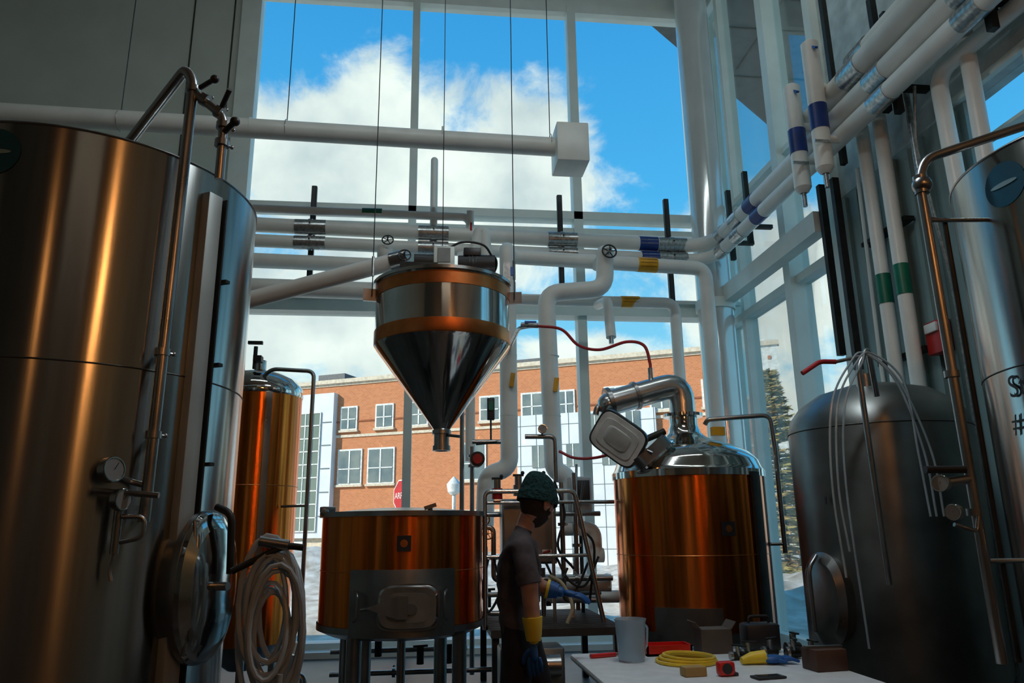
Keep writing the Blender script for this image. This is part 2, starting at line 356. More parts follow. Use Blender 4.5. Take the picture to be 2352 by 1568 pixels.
b.tube([(-5.5,Yp,4.93),(-.60,Yp,4.84),(-.60,Yp-.25,4.88),(-.60,Yp-.25,5.0)],.098,white,.14,24)
b.tube([(.90,8.3,1.9+.3),(.90,8.3,4.75),(.95,Yp-.6,4.79),(3.52,Yp-.6,4.70),(3.52,Yp-.6,0.1)],.092,white,.16,24)
b.tube([(-5.5,Yp+.02,4.52),(1.2,Yp,4.42),(3.26,Yp-.1,4.38),(3.26,Yp-.1,2.6)],.075,white,.14,24)
b.tube([(-5.5,Yp-.1,4.52),(-.3,Yp-.1,4.45)],.115,white,n=24)
b.tube([(.35,9.1,4.9),(.55,9.1,4.95),(.62,9.1,5.28),(.68,9.1,5.28),(.74,9.1,4.75),(.74,9.1,4.4)],.075,white,.1,20)
b.tube([(.90,8.3,4.3),(.90,8.3,2.12),(.64,8.3,2.05),(.62,8.3,1.5)],.10,white,.18,24)
b.tube([(2.10,8.3,4.72),(2.08,8.3,4.25),(1.36,8.3,4.18),(1.40,8.3,2.10),(1.56,8.3,2.02),(1.58,8.3,1.5)],.105,white,.18,24)
b.tube([(2.10,8.3,4.65),(2.10,8.75,4.72)],.08,white); b.sph((2.10,8.3,4.70),.105,white)
b.tube([(2.18,Yp-.2,4.3),(2.18,8.6,4.2),(2.18,8.5,3.7)],.062,white,.1); b.cyl((2.18,8.5,3.62),(2.18,8.5,3.72),.03,galv)
b.tube([(.46,8.3,4.2),(.46,8.3,2.2)],.055,white)
for z in(3.4,2.7): b.cyl((.9,8.3,z),(.9,8.3,z+.008),.102,frame); b.cyl((1.39,8.3,z),(1.39,8.3,z+.008),.107,frame)
b.fin()
b=M('clamps_and_struts',g)
for x in(-1.59,.02,1.77,3.31):
    zt=6.0 if x!=.02 else 5.75
    if x!=.02: b.bx(x-.035,x+.035,Yp+.10,Yp+.16,4.42,zt,blackm); b.bx(x-.02,x+.02,Yp+.095,Yp+.11,4.42,zt,black)
    for zz,r in((hz(x,*zP[1]),.104),(hz(x,*zP[2]),.092)):
        b.cyl((x-.2,Yp,zz),(x+.2,Yp,zz),r,galv,n=32); b.cyl((x-.025,Yp,zz),(x+.025,Yp,zz),r+.008,galv,n=32); b.cyl((x,Yp-r,zz+.02),(x,Yp-r-.02,zz+.02),.012,black,n=8)
for y in(8.9,8.35,5.3,4.2):
    b.cyl((3.86,y-.12,5.25),(3.86,y+.12,5.25),.104,galv,n=32); b.cyl((3.86,y-.12,5.04),(3.86,y+.12,5.04),.092,galv,n=32); b.bx(3.97,4.03,y-.03,y+.03,4.9,5.9,blackm); b.bx(4.0,4.30,y-.03,y+.03,5.12,5.17,blackm)
b.fin()
b=M('labels',g)
band(b,(2.72+.25,Yp,hz(2.97,*zP[1])),(1,0,-.02),.098,.26,bluel); band(b,(2.99,Yp,hz(2.99,*zP[2])),(1,0,-.02),.086,.26,bluel)
band(b,(-.8,Yp,5.592),(1,0,0),.055,.26,greenl)
band(b,(2.75,Yp-.6,4.728),(1,0,-.035),.092,.25,yell); band(b,(2.65,Yp-.07,4.395),(1,0,0),.075,.25,yell)
band(b,(3.86,7.9,5.25),(0,1,0),.098,.22,bluel); band(b,(3.86,7.75,5.04),(0,1,0),.086,.22,bluel)
b.fin()
def pl(lines,x,y,z,r,m,sz=.042):
    k=len(lines)
    for i,t in enumerate(lines):
        a=((k-1)/2-i)*.52; text(t,sz,(x,y-(r+.006)*cos(a),z+(r+.006)*sin(a)),(pi/2-a,0,0),m,g,ext=.0005)
pl(['GLYCOL REFRIGERATION','GLYCOL REFRIGERATION'],2.97,Yp,hz(2.97,*zP[1]),.098,txtw,.021); pl(['GLYCOL REFRIGERATION','GLYCOL REFRIGERATION'],2.99,Yp,hz(2.99,*zP[2]),.086,txtw,.021)
pl(['VAPEUR BASSE PRESSION']*3,2.75,Yp-.6,4.728,.092,txtb,.0195); pl(['VAPEUR BASSE PRESSION']*2,2.65,Yp-.07,4.395,.075,txtb,.0195)
b=M('valves',g)
wheel(b,(2.12,8.16,4.68),.085,(0,-1,.15),black); b.cyl((2.1,8.3,4.68),(2.12,8.12,4.68),.02,galv)
wheel(b,(-.56,8.95,5.06),.07,(0,-1,.3),black)
b.cyl((.52,Yp-.08,5.33),(.52,Yp-.1,5.45),.014,redm); 
for x,z in((.93,3.1),(1.43,3.05)): b.box((x,8.185,z),(.05,.03,.16),yell,rot=Matrix.Rotation(.15,3,'Y'))
b.fin()
b=M('side_service_pipes',g)
b.tube([(3.95,6.35,5.55),(3.95,5.5,5.68),(3.95,1.5,5.68)],.11,white,.3,24); b.tube([(3.85,6.6,5.48),(3.85,5.9,5.50),(3.85,1.5,5.50)],.115,white,.3,24)
b.tube([(4.12,1.5,4.95),(4.12,4.95,5.05),(4.12,4.93,3.9),(4.12,4.93,2.5)],.065,white,.18,20); b.tube([(4.14,4.62,5.3),(4.14,4.66,2.6)],.06,white,.1,20)
for y in(6.05,5.78): b.tube([(4.14,y,5.2),(4.14,y,.2)],.062,white,n=20)
b.tube([(4.18,5.42,5.3),(4.18,5.42,.3)],.028,galv,n=12); b.tube([(4.1,5.2,5.1),(4.1,5.3,4.6),(4.22,5.3,3.4),(4.22,5.3,.4)],.014,galv,.15,8); b.tube([(4.2,6.3,4.9),(4.2,6.35,2.9),(4.25,6.35,.4)],.02,white,.1,8)
b.fin(); b=M('side_supports_and_labels',g)
for y in(6.05,5.78): band(b,(4.14,y,3.55),(0,0,1),.062,.28,greenl)
for z in(2.9,4.1): b.bx(4.2,4.30,5.72,6.4,z,z+.04,blackm)
b.bx(4.05,4.12,6.76,6.82,3.1,4.95,blackm); b.bx(4.05,4.12,6.5,6.56,2.9,4.9,blackm); b.bx(4.0,4.05,6.2,6.26,4.9,7.0,blackm)
for y in(5.6,4.3,3.0): b.cyl((3.95,y-.14,5.68),(3.95,y+.14,5.68),.117,galv,n=28); b.cyl((3.85,y-.14,5.5),(3.85,y+.14,5.5),.122,galv,n=28); b.bx(4.0,4.30,y-.03,y+.03,5.58,5.62,blackm); b.bx(4.08,4.14,y-.03,y+.03,5.1,6.3,blackm)
b.fin()
def strainer(x,y,z0,z1,zl):
    b=M('valve_riser',g); r=.082
    b.cyl((x,y,z0+.2),(x,y,z1),r,white,n=28); b.lathe([(.001,z1+.035),(.05,z1+.028),(r,z1)],(x,y),white,28); b.lathe([(r,z0+.2),(.05,z0+.15),(.03,z0+.14)],(x,y),white,28)
    b.cyl((x,y,z0),(x,y,z0+.16),.022,galv); band(b,(x,y,zl),(0,0,1),r,.26,bluel)
    b.box((x-.01,y-.06,z1-.07),(.03,.18,.02),bluep,rot=Matrix.Rotation(.7,3,'X')); b.box((x-.05,y-.10,z0+.42),(.16,.02,.025),galv)
    b.tube([(x,y,z1-.45),(3.86,y,z1-.45 if z1<5.9 else 5.5)],.05,white); b.tube([(x,y,z0+.5),(3.86,y,z0+.5)],.04,white)
    return b.fin()
strainer(3.65,6.37,4.50,5.82,5.20); strainer(3.65,5.95,4.50,6.03,5.22)
b=M('fire_alarm_box'); b.box((4.26,5.60,2.98),(.10,.20,.28),redm,bev=.01); b.box((4.20,5.60,3.06),(.03,.15,.08),white,bev=.008); b.fin()
b=M('grain_conveyor_tube'); b.tube([(-4.6,6.6,2.68),(-1.49,6.2,3.38),(-.30,5.95,3.66)],.072,white,.3,24); b.cyl((-.34,5.96,3.65),(-.2,5.93,3.68),.08,steeld); b.fin()
# ------------------------------------------------------------- hopper
g=grp('grain_hopper'); c=(.10,5.87); b=M('hopper_body',g)
hopst=mat('hopper_steel',(.72,.74,.72),.13,1,.06,4,.03,.6)
b.lathe([(.001,3.44),(.40,3.43),(.56,3.41),(.575,3.405),(.575,3.38),(.548,3.38)],c,steel)
b.lathe([(.548,3.38),(.548,2.89)],c,hopst,96)
b.lathe([(.548,2.89),(.53,2.86),(.075,2.24),(.062,2.22)],c,mirror,96)
b.fin()
b=M('copper_bands',g); b.lathe([(.549,3.37),(.553,3.37),(.553,3.27),(.549,3.27)],c,copb,96); b.lathe([(.549,3.0),(.554,3.0),(.554,2.90),(.549,2.89)],c,copb,96); b.fin()
b=M('outlet_and_fittings',g)
b.lathe([(.062,2.22),(.075,2.22),(.075,2.19),(.06,2.19),(.06,2.10),(.07,2.10),(.07,2.06),(.05,2.06),(.05,2.10)],c,steeld,32)
b.cyl((.14,5.83,2.18),(.24,5.76,2.16),.012,steeld,n=8)
for a in(-.15,pi+.15,pi/2): 
    p=V((c[0]+.6*cos(a),c[1]+.6*sin(a),3.30)); b.box(p,(.10,.03,.10),steeld,rz=a)
b.box((.10,5.70,3.58),(.17,.16,.20),frame,bev=.01); b.box((.10,5.615,3.60),(.10,.01,.12),gface)
b.cyl((.22,5.75,3.56),(.52,5.72,3.56),.085,black,n=24)
for k in range(9): b.cyl((.30+k*.022,5.743-.0007*k,3.56),(.308+k*.022,5.743,3.56),.093,black,n=24)
b.box((.33,5.73,3.66),(.14,.12,.07),black,bev=.01); b.cyl((-.14,5.7,3.56),(.02,5.7,3.56),.07,black); b.box((-.1,5.7,3.50),(.3,.2,.06),blackm)
wheel(b,(-.22,5.75,3.64),.05,(0,-1,.2),black); b.cyl((-.22,5.8,3.42),(-.22,5.8,3.62),.02,steeld)
b.hose([(.12,5.7,3.68),(.25,5.68,3.74),(.42,5.68,3.72),(.5,5.7,3.62)],.010,black); b.box((.62,5.75,3.50),(.05,.06,.18),galv); b.box((.66,5.74,3.52),(.02,.03,.07),bluep)
b.fin(); b=M('hanger_wires',g)
for x,y in((-.47,5.75),(.68,5.75),(.10,6.45)):
    b.cyl((x,y,3.28),(x,y,ZC),.0045,wirem,n=6); b.cyl((x,y,3.45),(x,y,3.62),.012,galv,n=8)
b.fin()
# ------------------------------------------------------------- vessels
def legs(b,c,R,z,n=4,r=.05,a0=.78,m=steeld):
    for k in range(n):
        a=a0+2*pi*k/n; x,y=c[0]+R*cos(a),c[1]+R*sin(a); b.cyl((x,y,.02),(x,y,z),r,m,n=16); b.cyl((x,y,0),(x,y,.03),r*1.8,m,n=16)
LC=(-1.757,3.80); g=grp('fermentation_tank'); b=M('tank_shell',g)
b.lathe([(.001,3.30),(.3,3.27),(.6,3.20),(.77,3.155),(.80,3.14),(.80,.62)],LC,steelb,128); b.lathe([(.80,.62),(.7,.50),(.10,.22),(.001,.22)],LC,steelm,96); b.fin()
b=M('seams_and_legs',g); b.torus((*LC,2.13),.8,.004,(0,0,1),seam,96,6); b.torus((*LC,3.14),.8,.006,(0,0,1),steeld,96,6); legs(b,LC,.66,.75,4,.05,.9)
dk=mat('logo_teal',(.006,.085,.15),.4); lt=mat('logo_pale',(.24,.42,.50),.4)
b.decal(LC,.803,radians(-94),3.0,.105,dk); b.decal(LC,.806,radians(-94),3.0,.07,lt,1,.16)
b.fin()
b=M('cleaning_pipe_and_valves',g)
b.tube([(-1.62,3.55,3.18),(-1.16,3.2,3.57),(-1.12,3.2,3.50),(-1.13,3.2,1.50)],.024,steeld,.05); b.tube([(-1.13,3.2,3.46),(-.97,3.2,3.33),(-.965,3.2,3.2),(-.97,3.22,3.02)],.021,steeld,.05)
for p,a in(((-1.12,3.2,3.46),(0,0,1)),((-1.06,3.2,3.41),(1,0,-.6)),((-.99,3.2,3.35),(1,0,-.6)),((-.967,3.2,3.28),(0,0,1)),((-.967,3.2,3.19),(0,0,1)),((-1.55,3.5,3.24),(1,-.7,.8)),((-1.13,3.2,2.2),(0,0,1)),((-1.13,3.2,1.85),(0,0,1))): clamp(b,p,a,.022)
b.cyl((-.99,3.2,3.35),(-.93,3.12,3.42),.012,black); b.cyl((-.967,3.2,3.24),(-.90,3.14,3.27),.014,black); b.sph((-.9,3.14,3.27),.022,black); b.cyl((-1.08,3.18,3.46),(-1.0,3.12,3.47),.012,black); b.sph((-1.0,3.12,3.47),.02,black)
for z in(2.22,1.86,1.56): b.cyl((-1.13,3.2,z),(-1.17,3.36,z),.014,steeld)
gauge(b,(-1.24,3.10,1.70),(1,-.55,.1),.05); gauge(b,(-1.19,3.1,1.585),(1,-.5,0),.042)
b.tube([(-1.25,3.12,1.7),(-1.20,3.2,1.66),(-1.12,3.2,1.64)],.012,steeld,.02); b.tube([(-1.18,3.1,1.52),(-1.10,3.12,1.52),(-1.10,3.12,1.44),(-1.2,3.12,1.42)],.009,steeld,.03); b.cyl((-1.2,3.12,1.38),(-1.2,3.12,1.6),.018,steeld); b.hose([(-1.2,3.12,1.4),(-1.21,3.12,1.33),(-1.2,3.12,1.28)],.008,steeld)
b.cyl((-1.3,3.1,1.62),(-1.05,3.1,1.6),.012,steeld)
b.fin()
b=M('cable_channel',g); b.box((-1.045,3.395,1.62),(.05,.085,2.80),chan,rz=-.52,bev=.006); b.box((-.995,3.43,1.62),(.03,.008,2.78),blackm,rz=-.52)
for z in(2.6,2.2,1.75,1.3): b.box((-.975,3.445,z),(.05,.03,.015),blackm,rz=-.4)
b.fin()
b=M('manway_door',g); ma=-23; R=Matrix.Rotation(radians(90+ma),3,'Z')
nrm=V((cos(radians(ma)),sin(radians(ma)),0)); tn=V((-nrm.y,nrm.x,0)); cc=V((-1.757,3.8,1.235))+nrm*.80
b.slab(cc,R,.06,-.06,steeld,.17,.29,2.3); b.slab(cc+nrm*.06,R,0,-.025,steeld,.19,.315,2.3)
b.slab(cc+nrm*.085,R,0,-.02,mirror,.185,.31,2.3,taper=.97); b.slab(cc+nrm*.105,R,0,-.03,mirror,.18,.30,2.3,taper=.80); b.slab(cc+nrm*.135,R,0,-.012,mirror,.144,.24,2.3,taper=.6)
b.tube([cc+nrm*.11+V((0,0,.33)),cc+nrm*.19+V((0,0,.30)),cc+nrm*.19+tn*.02+V((0,0,.05))],.016,blackm,.06); b.cyl(cc+nrm*.13,cc+nrm*.2,.018,steeld)
b.tube([cc+nrm*.1-tn*.12+V((0,0,.27)),cc+nrm*.14-tn*.13+V((0,0,.0)),cc+nrm*.1-tn*.12-V((0,0,.26))],.008,steeld,.1)
b.fin()
b=M('hose_coil'); pts=[]
for i in range(14*18):
    t=i/18*2*pi; k=i/18; rr=.84+.20*sin(k*2.3); pts.append((-.64+.115*rr*cos(t)+.02*sin(k*1.7),3.36+.07*sin(k*2.9)+.04*cos(t*.5),1.10-.06*sin(k*1.1)-.03*cos(k*2.7)+.285*rr*sin(t)))
b.sweep(pts,.0115,clear,8); b.tube([(-.80,3.3,1.30),(-.60,3.33,1.40),(-.52,3.33,1.39)],.014,blackm,.05); b.cyl((-.7,3.32,1.42),(-.58,3.32,1.40),.022,steeld); b.hose([(-.58,3.3,.9),(-.6,3.3,.6),(-.7,3.35,.25),(-.75,3.4,.03)],.0115,clear); b.fin()
RC=(3.30,2.93); g=grp('fermentation_tank'); b=M('tank_shell',g)
b.lathe([(.001,3.28),(.3,3.25),(.55,3.19),(.67,3.155),(.70,3.13),(.70,.62)],RC,steelb,128); b.lathe([(.70,.62),(.6,.50),(.10,.22),(.001,.22)],RC,steelm,96); b.fin()
b=M('seams_and_legs',g); b.torus((*RC,2.13),.7,.004,(0,0,1),seam,96,6); b.torus((*RC,3.13),.7,.006,(0,0,1),steeld,96,6); legs(b,RC,.56,.75)
b.decal(RC,.703,radians(-173),2.96,.105,dk); b.decal(RC,.706,radians(-173),2.96,.07,lt,1,.16)
R=Matrix.Rotation(radians(-40),3,'Z'); o=V((2.92,2.62,3.26)); b.slab(o,R,.008,-.008,steeld,.06,.09,2.4)
b.fin()
def wr(t,z,sz,a=-160):
    a=radians(a); text(t,sz,(RC[0]+.708*cos(a),RC[1]+.708*sin(a),z),(pi/2,0,a+pi/2),txtb,g,ext=.0004)
wr('St',2.04,.14,177); wr('#5',1.88,.13,177)
b=M('cleaning_pipe_and_valves',g)
b.tube([(3.0,2.85,3.24),(2.9,2.9,3.33),(2.36,3.0,3.16),(2.31,3.0,3.05),(2.33,3.0,.9)],.022,steeld,.07)
for z in(3.05,2.99,2.1,1.5): clamp(b,(2.315,3.0,z),(0,0,1),.022)
b.sph((2.32,3.0,3.02),.045,steeld); b.tube([(2.31,3,2.85),(2.42,3,2.84)],.01,steeld)
for z in(2.84,1.3): b.cyl((2.33,3.0,z),(2.64,2.97,z),.010,steeld)
b.tube([(2.42,3.02,2.86),(2.42,3.02,.9)],.012,blackm)
gauge(b,(2.17,2.98,1.62),(-1,-.6,.1),.036); b.cyl((2.17,3.0,1.62),(2.33,3,1.64),.02,steeld); gauge(b,(2.21,2.98,1.50),(-1,-.5,0),.034); b.tube([(2.2,2.98,1.45),(2.3,2.98,1.42),(2.32,2.98,1.5)],.009,steeld,.02); b.cyl((2.12,3,1.68),(2.3,3,1.68),.016,black)
b.fin()
b=M('manway_door',g); a=radians(-165); nrm=V((cos(a),sin(a),0)); cc=V((*RC,1.1))+nrm*.7; R=Matrix.Rotation(a+pi/2,3,'Z')
b.slab(cc,R,.06,-.07,steeld,.19,.28,2.3); b.slab(cc+nrm*.07,R,0,-.05,mirror,.20,.30,2.3,taper=.8); b.tube([cc+nrm*.1+V((0,0,.28)),cc+nrm*.2+V((0,0,.2)),cc+nrm*.2+V((0,0,-.2))],.014,steeld,.05); b.fin()
MC=(3.30,5.15); g=grp('bright_beer_tank'); b=M('tank_shell',g)
b.lathe([(.001,2.47),(.2,2.46),(.4,2.40),(.53,2.31),(.60,2.22),(.62,2.12),(.62,.5),(.55,.38),(.3,.3),(.001,.28)],MC,steelm,96); b.fin()
b=M('fittings',g); b.torus((*MC,2.12),.62,.005,(0,0,1),seam,96,6); legs(b,MC,.5,.5); b.cyl((3.1,4.9,2.40),(3.1,4.9,2.5),.06,steeld)
b.tube([(2.95,4.55,2.28),(2.88,4.47,2.60),(2.78,4.45,2.45),(2.80,4.45,1.1)],.018,steeld,.06)
for (a,bm,cx,sx,e) in((2.50,2.66,2.9,3.12,1.15),(2.54,2.70,2.95,3.08,1.3),(2.59,2.74,2.92,3.17,.75)):
    b.hose([(a,4.40,e),(a-.02,4.40,1.7),(a+.04,4.40,2.2),(bm+.04,4.40,2.47),(cx-.08,4.42,2.54),(cx+.1,4.40,2.35),(sx,4.40,1.9),(sx+.02,4.40,1.5)],.007,clear)
b.tube([(2.42,4.5,2.42),(2.55,4.5,2.50),(2.66,4.5,2.50)],.016,redh,.03); b.cyl((2.66,4.5,2.5),(2.82,4.46,2.53),.012,steeld)
b.box((2.70,4.9,1.62),(.005,.02,.05),black)
a=radians(-163); nrm=V((cos(a),sin(a),0)); cc=V((*MC,.98))+nrm*.62; R=Matrix.Rotation(a+pi/2,3,'Z')
b.slab(cc,R,.06,-.06,steelm,.17,.28,2.3); b.slab(cc+nrm*.06,R,0,-.04,steeld,.18,.30,2.3,taper=.8); b.tube([cc+nrm*.1+V((0,0,.28)),cc+nrm*.18+V((0,0,.2)),cc+nrm*.18+V((0,0,-.2))],.014,steeld,.05)
b.fin()
KC=(2.47,6.98); g=grp('brew_kettle'); b=M('copper_shell',g); b.lathe([(.70,1.90),(.70,.56)],KC,copper,128); b.fin()
b=M('dome_and_base',g); b.lathe([(.702,1.90),(.715,1.90),(.715,1.96),(.69,1.99),(.665,2.06),(.60,2.13),(.48,2.195),(.34,2.245),(.22,2.29),(.16,2.34),(.135,2.42),(.135,2.50),(.19,2.50),(.19,2.53),(.135,2.53)],KC,mirror,96); b.lathe([(.712,.60),(.712,.53),(.68,.50),(.001,.45)],KC,steeld,96)
b.tube([(2.47,6.98,2.45),(2.47,6.98,2.84),(1.72,6.98,2.63)],.125,mat('elbow_steel',(.70,.72,.71),.25,1,.06,5),.34,32); b.cyl((1.76,6.98,2.64),(1.72,6.98,2.63),.155,steeld,n=32); b.cyl((2.02,6.98,2.715),(1.99,6.98,2.707),.14,steeld,n=32)
b.tube([(1.72,6.98,2.62),(1.62,6.98,2.60),(1.60,6.98,2.52)],.03,steeld,.04); b.tube([(1.74,6.98,2.52),(1.80,6.95,2.35),(1.84,6.92,2.1)],.022,steeld,.05)
b.sph((1.74,6.98,2.62),.12,MATS['elbow_steel'])
b.fin()
b=M('hatch_and_pipes',g)
Rh=Matrix.Rotation(radians(-25),3,'Z')@Matrix.Rotation(radians(38),3,'Y')@Matrix.Rotation(radians(20),3,'X')
hg=mat('hatch_gasket',(.85,.88,.85),.5)
o=V((1.70,6.55,2.24)); b.slab(o,Rh,.02,-.01,steeld,.25,.20,5); b.slab(o,Rh,-.01,-.018,hg,.232,.182,5); b.slab(o,Rh,-.018,-.026,mat('hatch_inner',(.74,.78,.76),.45,0),.185,.135,5); b.slab(o,Rh,-.026,-.034,mat('hatch_dish',(.62,.67,.65),.4,0),.13,.09,4,taper=.9)
R2=Matrix.Rotation(radians(-40),3,'Y')@Matrix.Rotation(pi/2,3,'X')
b.slab((2.0,6.62,2.12),R2,.06,-.05,steeld,.2,.17,4); b.slab((2.0,6.62,2.12),R2,-.05,-.07,mirror,.22,.19,4); b.cyl((1.92,6.5,2.22),(2.12,6.5,2.3),.03,blackm); b.cyl((1.86,6.5,2.16),(1.98,6.45,2.10),.02,steeld)
b.tube([(2.60,6.75,2.40),(2.62,6.72,2.44),(3.18,6.6,2.47),(3.20,6.6,2.12),(3.20,6.6,1.22)],.022,steeld,.08); b.cyl((3.20,6.6,1.3),(3.05,6.65,1.3),.015,steeld)
b.bx(2.62,2.74,6.62,6.68,2.28,2.36,yell)
b.patch(KC,.702,radians(-59),radians(-50),.50,1.93,blackm,6,.03); b.patch(KC,.703,radians(-35),radians(-32.5),.52,1.90,seam,3,.006)
b.patch(KC,.703,radians(-88),radians(-78),1.38,1.50,black,6); b.decal(KC,.717,radians(-83),1.44,.03,copb)
b.torus((*KC,1.22),.701,.003,(0,0,1),copb,96,6)
for a in(-50,-54): b.cyl((KC[0]+.72*cos(radians(a)),KC[1]+.72*sin(radians(a)),.55),(KC[0]+.72*cos(radians(a)),KC[1]+.72*sin(radians(a)),1.9),.012,black)
b.patch(KC,.703,radians(-138),radians(-92),.52,.80,steeld,12,.02)
legs(b,KC,.55,.5)
b.fin()
TC=(-.214,6.85); g=grp('mash_tun'); b=M('copper_shell',g); b.lathe([(.70,1.58),(.70,.70)],TC,copper,128); b.fin()
b=M('rim_base_legs',g); b.lathe([(.66,1.60),(.66,1.615),(.725,1.615),(.725,1.575),(.70,1.575)],TC,steeld,96); b.lathe([(.001,1.66),(.3,1.65),(.66,1.615)],TC,steeld,96); b.lathe([(.712,.72),(.712,.67),(.6,.62),(.001,.58)],TC,steeld,96)
legs(b,TC,.60,.68,4,.06,.95); b.cyl((-.5,6.7,.02),(-.5,6.7,.6),.05,steeld); b.cyl((-.2,6.6,.02),(-.2,6.6,.6),.035,steeld); 
b.box((.02,6.2,1.645),(.10,.06,.03),steeld,rot=Matrix.Rotation(-.3,3,'Y')); b.cyl((.02,6.24,1.60),(.02,6.24,1.65),.02,steeld); b.box((-.85,6.62,1.64),(.12,.07,.05),steeld,rz=.5,bev=.01); b.sph((-.87,6.6,1.62),.04,steeld)
b.fin()
b=M('steel_front_panel_and_manway',g)
b.patch(TC,.703,radians(-123),radians(-52),.655,1.16,steelm,32,.012)
R0=Matrix.Identity(3); o=V((-.14,6.13,.88))
b.slab(o,R0,.08,-.005,steeld,.245,.175,4.5); b.slab(o,R0,-.005,-.03,steel,.235,.165,4.5,taper=.92); b.slab(o,R0,-.03,-.035,steelm,.17,.11,4); b.slab(o+V((.02,0,-.01)),R0,-.035,-.05,steel,.05,.04,2)
b.add([(-.46,6.07,.885),(-.22,6.07,.97),(-.14,6.07,.97),(-.14,6.07,.80),(-.22,6.07,.80),(-.46,6.05,.885),(-.22,6.05,.97),(-.14,6.05,.97),(-.14,6.05,.80),(-.22,6.05,.80)],[[0,1,2,3,4],[9,8,7,6,5],[0,1,6,5],[1,2,7,6],[2,3,8,7],[3,4,9,8],[4,0,5,9]],steel)
b.cyl((-.50,6.1,.87),(-.42,6.06,.885),.012,steeld); b.tube([(-.56,6.2,1.0),(-.53,6.12,.98),(-.53,6.12,.80),(-.56,6.2,.78)],.010,steeld,.03); b.tube([(.16,6.2,1.0),(.14,6.12,.98),(.14,6.12,.80),(.16,6.2,.78)],.010,steeld,.03)
b.patch(TC,.703,radians(-92),radians(-83),1.30,1.42,black,6); b.decal(TC,.717,radians(-87.5),1.36,.03,copb)
b.torus((*TC,1.14),.702,.003,(0,0,1),copb,96,6)
b.fin()
FC=(-1.76,7.8); g=grp('copper_fermenter'); b=M('copper_shell',g); b.lathe([(.44,2.80),(.44,.45)],FC,copper,96); b.fin()
b=M('dome_and_pipes',g); b.lathe([(.442,2.80),(.45,2.82),(.44,2.90),(.38,2.98),(.25,3.05),(.10,3.08),(.06,3.10),(.06,3.2),(.001,3.2)],FC,mirror,64); b.lathe([(.44,.45),(.1,.2),(.001,.2)],FC,steeld,64); legs(b,FC,.36,.5,3,.035)
b.box((-1.72,7.34,3.28),(.14,.04,.03),blackm); b.cyl((-1.75,7.5,3.05),(-1.75,7.5,3.28),.02,blackm); b.box((-1.72,7.5,3.15),(.08,.1,.06),blackm)
b.tube([(-1.65,7.45,2.95),(-1.55,7.35,3.02),(-1.14,7.35,3.0),(-1.14,7.35,.4)],.02,steeld,.07); b.patch(FC,.442,radians(-68),radians(-60),.5,2.8,steeld,3,.012); b.patch(FC,.442,radians(-100),radians(-97),.5,2.8,steeld,3,.012)
b.cyl((-1.14,7.35,1.7),(-1.4,7.5,1.7),.012,steeld); b.torus((*FC,1.9),.442,.004,(0,0,1),copb,64,6)
b.fin()
# ------------------------------------------------------------- brewhouse platform
g=grp('brewhouse_platform'); b=M('deck',g); b.bx(.54,1.68,6.55,8.1,.58,.63,grating)
for i in range(24): b.bx(.54,1.68,6.55+i*.066,6.57+i*.066,.63,.645,grating)
for x in(.58,1.62):
    for y in(6.6,8.0): b.bx(x-.03,x+.03,y-.03,y+.03,0,.6,blackm)
b.fin(); b=M('railing',g)
b.tube([(.52,6.95,.6),(.52,6.95,1.80),(1.36,6.95,1.80),(1.60,6.95,.6)],.022,steel,.06); b.tube([(.52,7.0,1.70),(1.76,7.05,1.70)],.018,steel,.05); b.cyl((.52,6.95,1.22),(1.48,6.95,1.22),.016,steel); b.cyl((1.15,6.97,1.8),(1.15,6.97,.6),.016,steel)
b.tube([(1.52,7.6,2.1),(1.38,7.3,.62)],.014,steeld)
b.fin()
g=grp('control_cabinet'); b=M('cabinet',g); b.box((.96,7.3,1.44),(.52,.25,.60),steelm,bev=.01); b.box((.96,7.165,1.44),(.48,.01,.56),steeld)
b.box((1.12,7.15,1.24),(.09,.01,.06),white); b.cyl((1.08,7.15,1.24),(1.15,7.14,1.26),.012,redm); b.bx(.9,1.0,7.25,7.35,.645,1.2,blackm); b.fin()
for i,(x,z) in enumerate(((.64,1.85),(.84,1.88),(1.04,1.88))):
    b=M('pneumatic_valve'); b.cyl((x,7.0,z-.12),(x,7.0,z-.02),.05,redm if i!=1 else steeld); b.cyl((x,7.0,z-.02),(x,7.0,z+.06),.035,steeld); b.box((x,7.0,z+.07),(.10,.03,.02),blackm); b.sph((x+.04,6.99,z+.09),.02,black,8); b.fin()
g=grp('process_piping'); b=M('pipes',g)
for pts in([(.50,7.2,1.48),(.62,7.2,1.48),(.62,7.2,1.0),(1.75,7.2,1.0)],[(.5,7.4,1.6),(1.7,7.4,1.6)],[(.5,7.5,.85),(1.7,7.5,.85)],[(.55,7.3,1.3),(.55,7.3,.7),(.9,7.3,.7)],[(1.3,7.3,1.9),(1.3,7.3,.8),(1.6,7.3,.8)],[(1.45,7.4,2.0),(1.45,7.4,.7)],[(.45,7.75,2.3),(.45,7.75,.1)],[(.45,7.75,2.35),(.75,7.75,2.35)],[(.95,7.3,2.35),(1.25,7.3,2.35),(1.25,7.3,1.9)],[(.8,7.3,1.1),(.8,7.3,.66)],[(1.1,7.3,1.1),(1.1,7.3,.66)],[(.34,7.65,3.1),(.34,7.65,.1)],[(-.9,7.7,.15),(.8,7.7,.15)],[(-.9,7.7,.35),(.4,7.7,.35)]): b.tube(pts,.024,steeld,.06)
b.tube([(1.35,7.5,1.46),(1.66,7.5,1.46),(1.66,7.5,1.2),(1.74,7.5,1.2)],.07,white,.1); b.tube([(1.1,7.5,.95),(1.76,7.3,.95)],.08,white); b.tube([(1.15,7.7,.8),(1.9,7.6,.8)],.06,white)
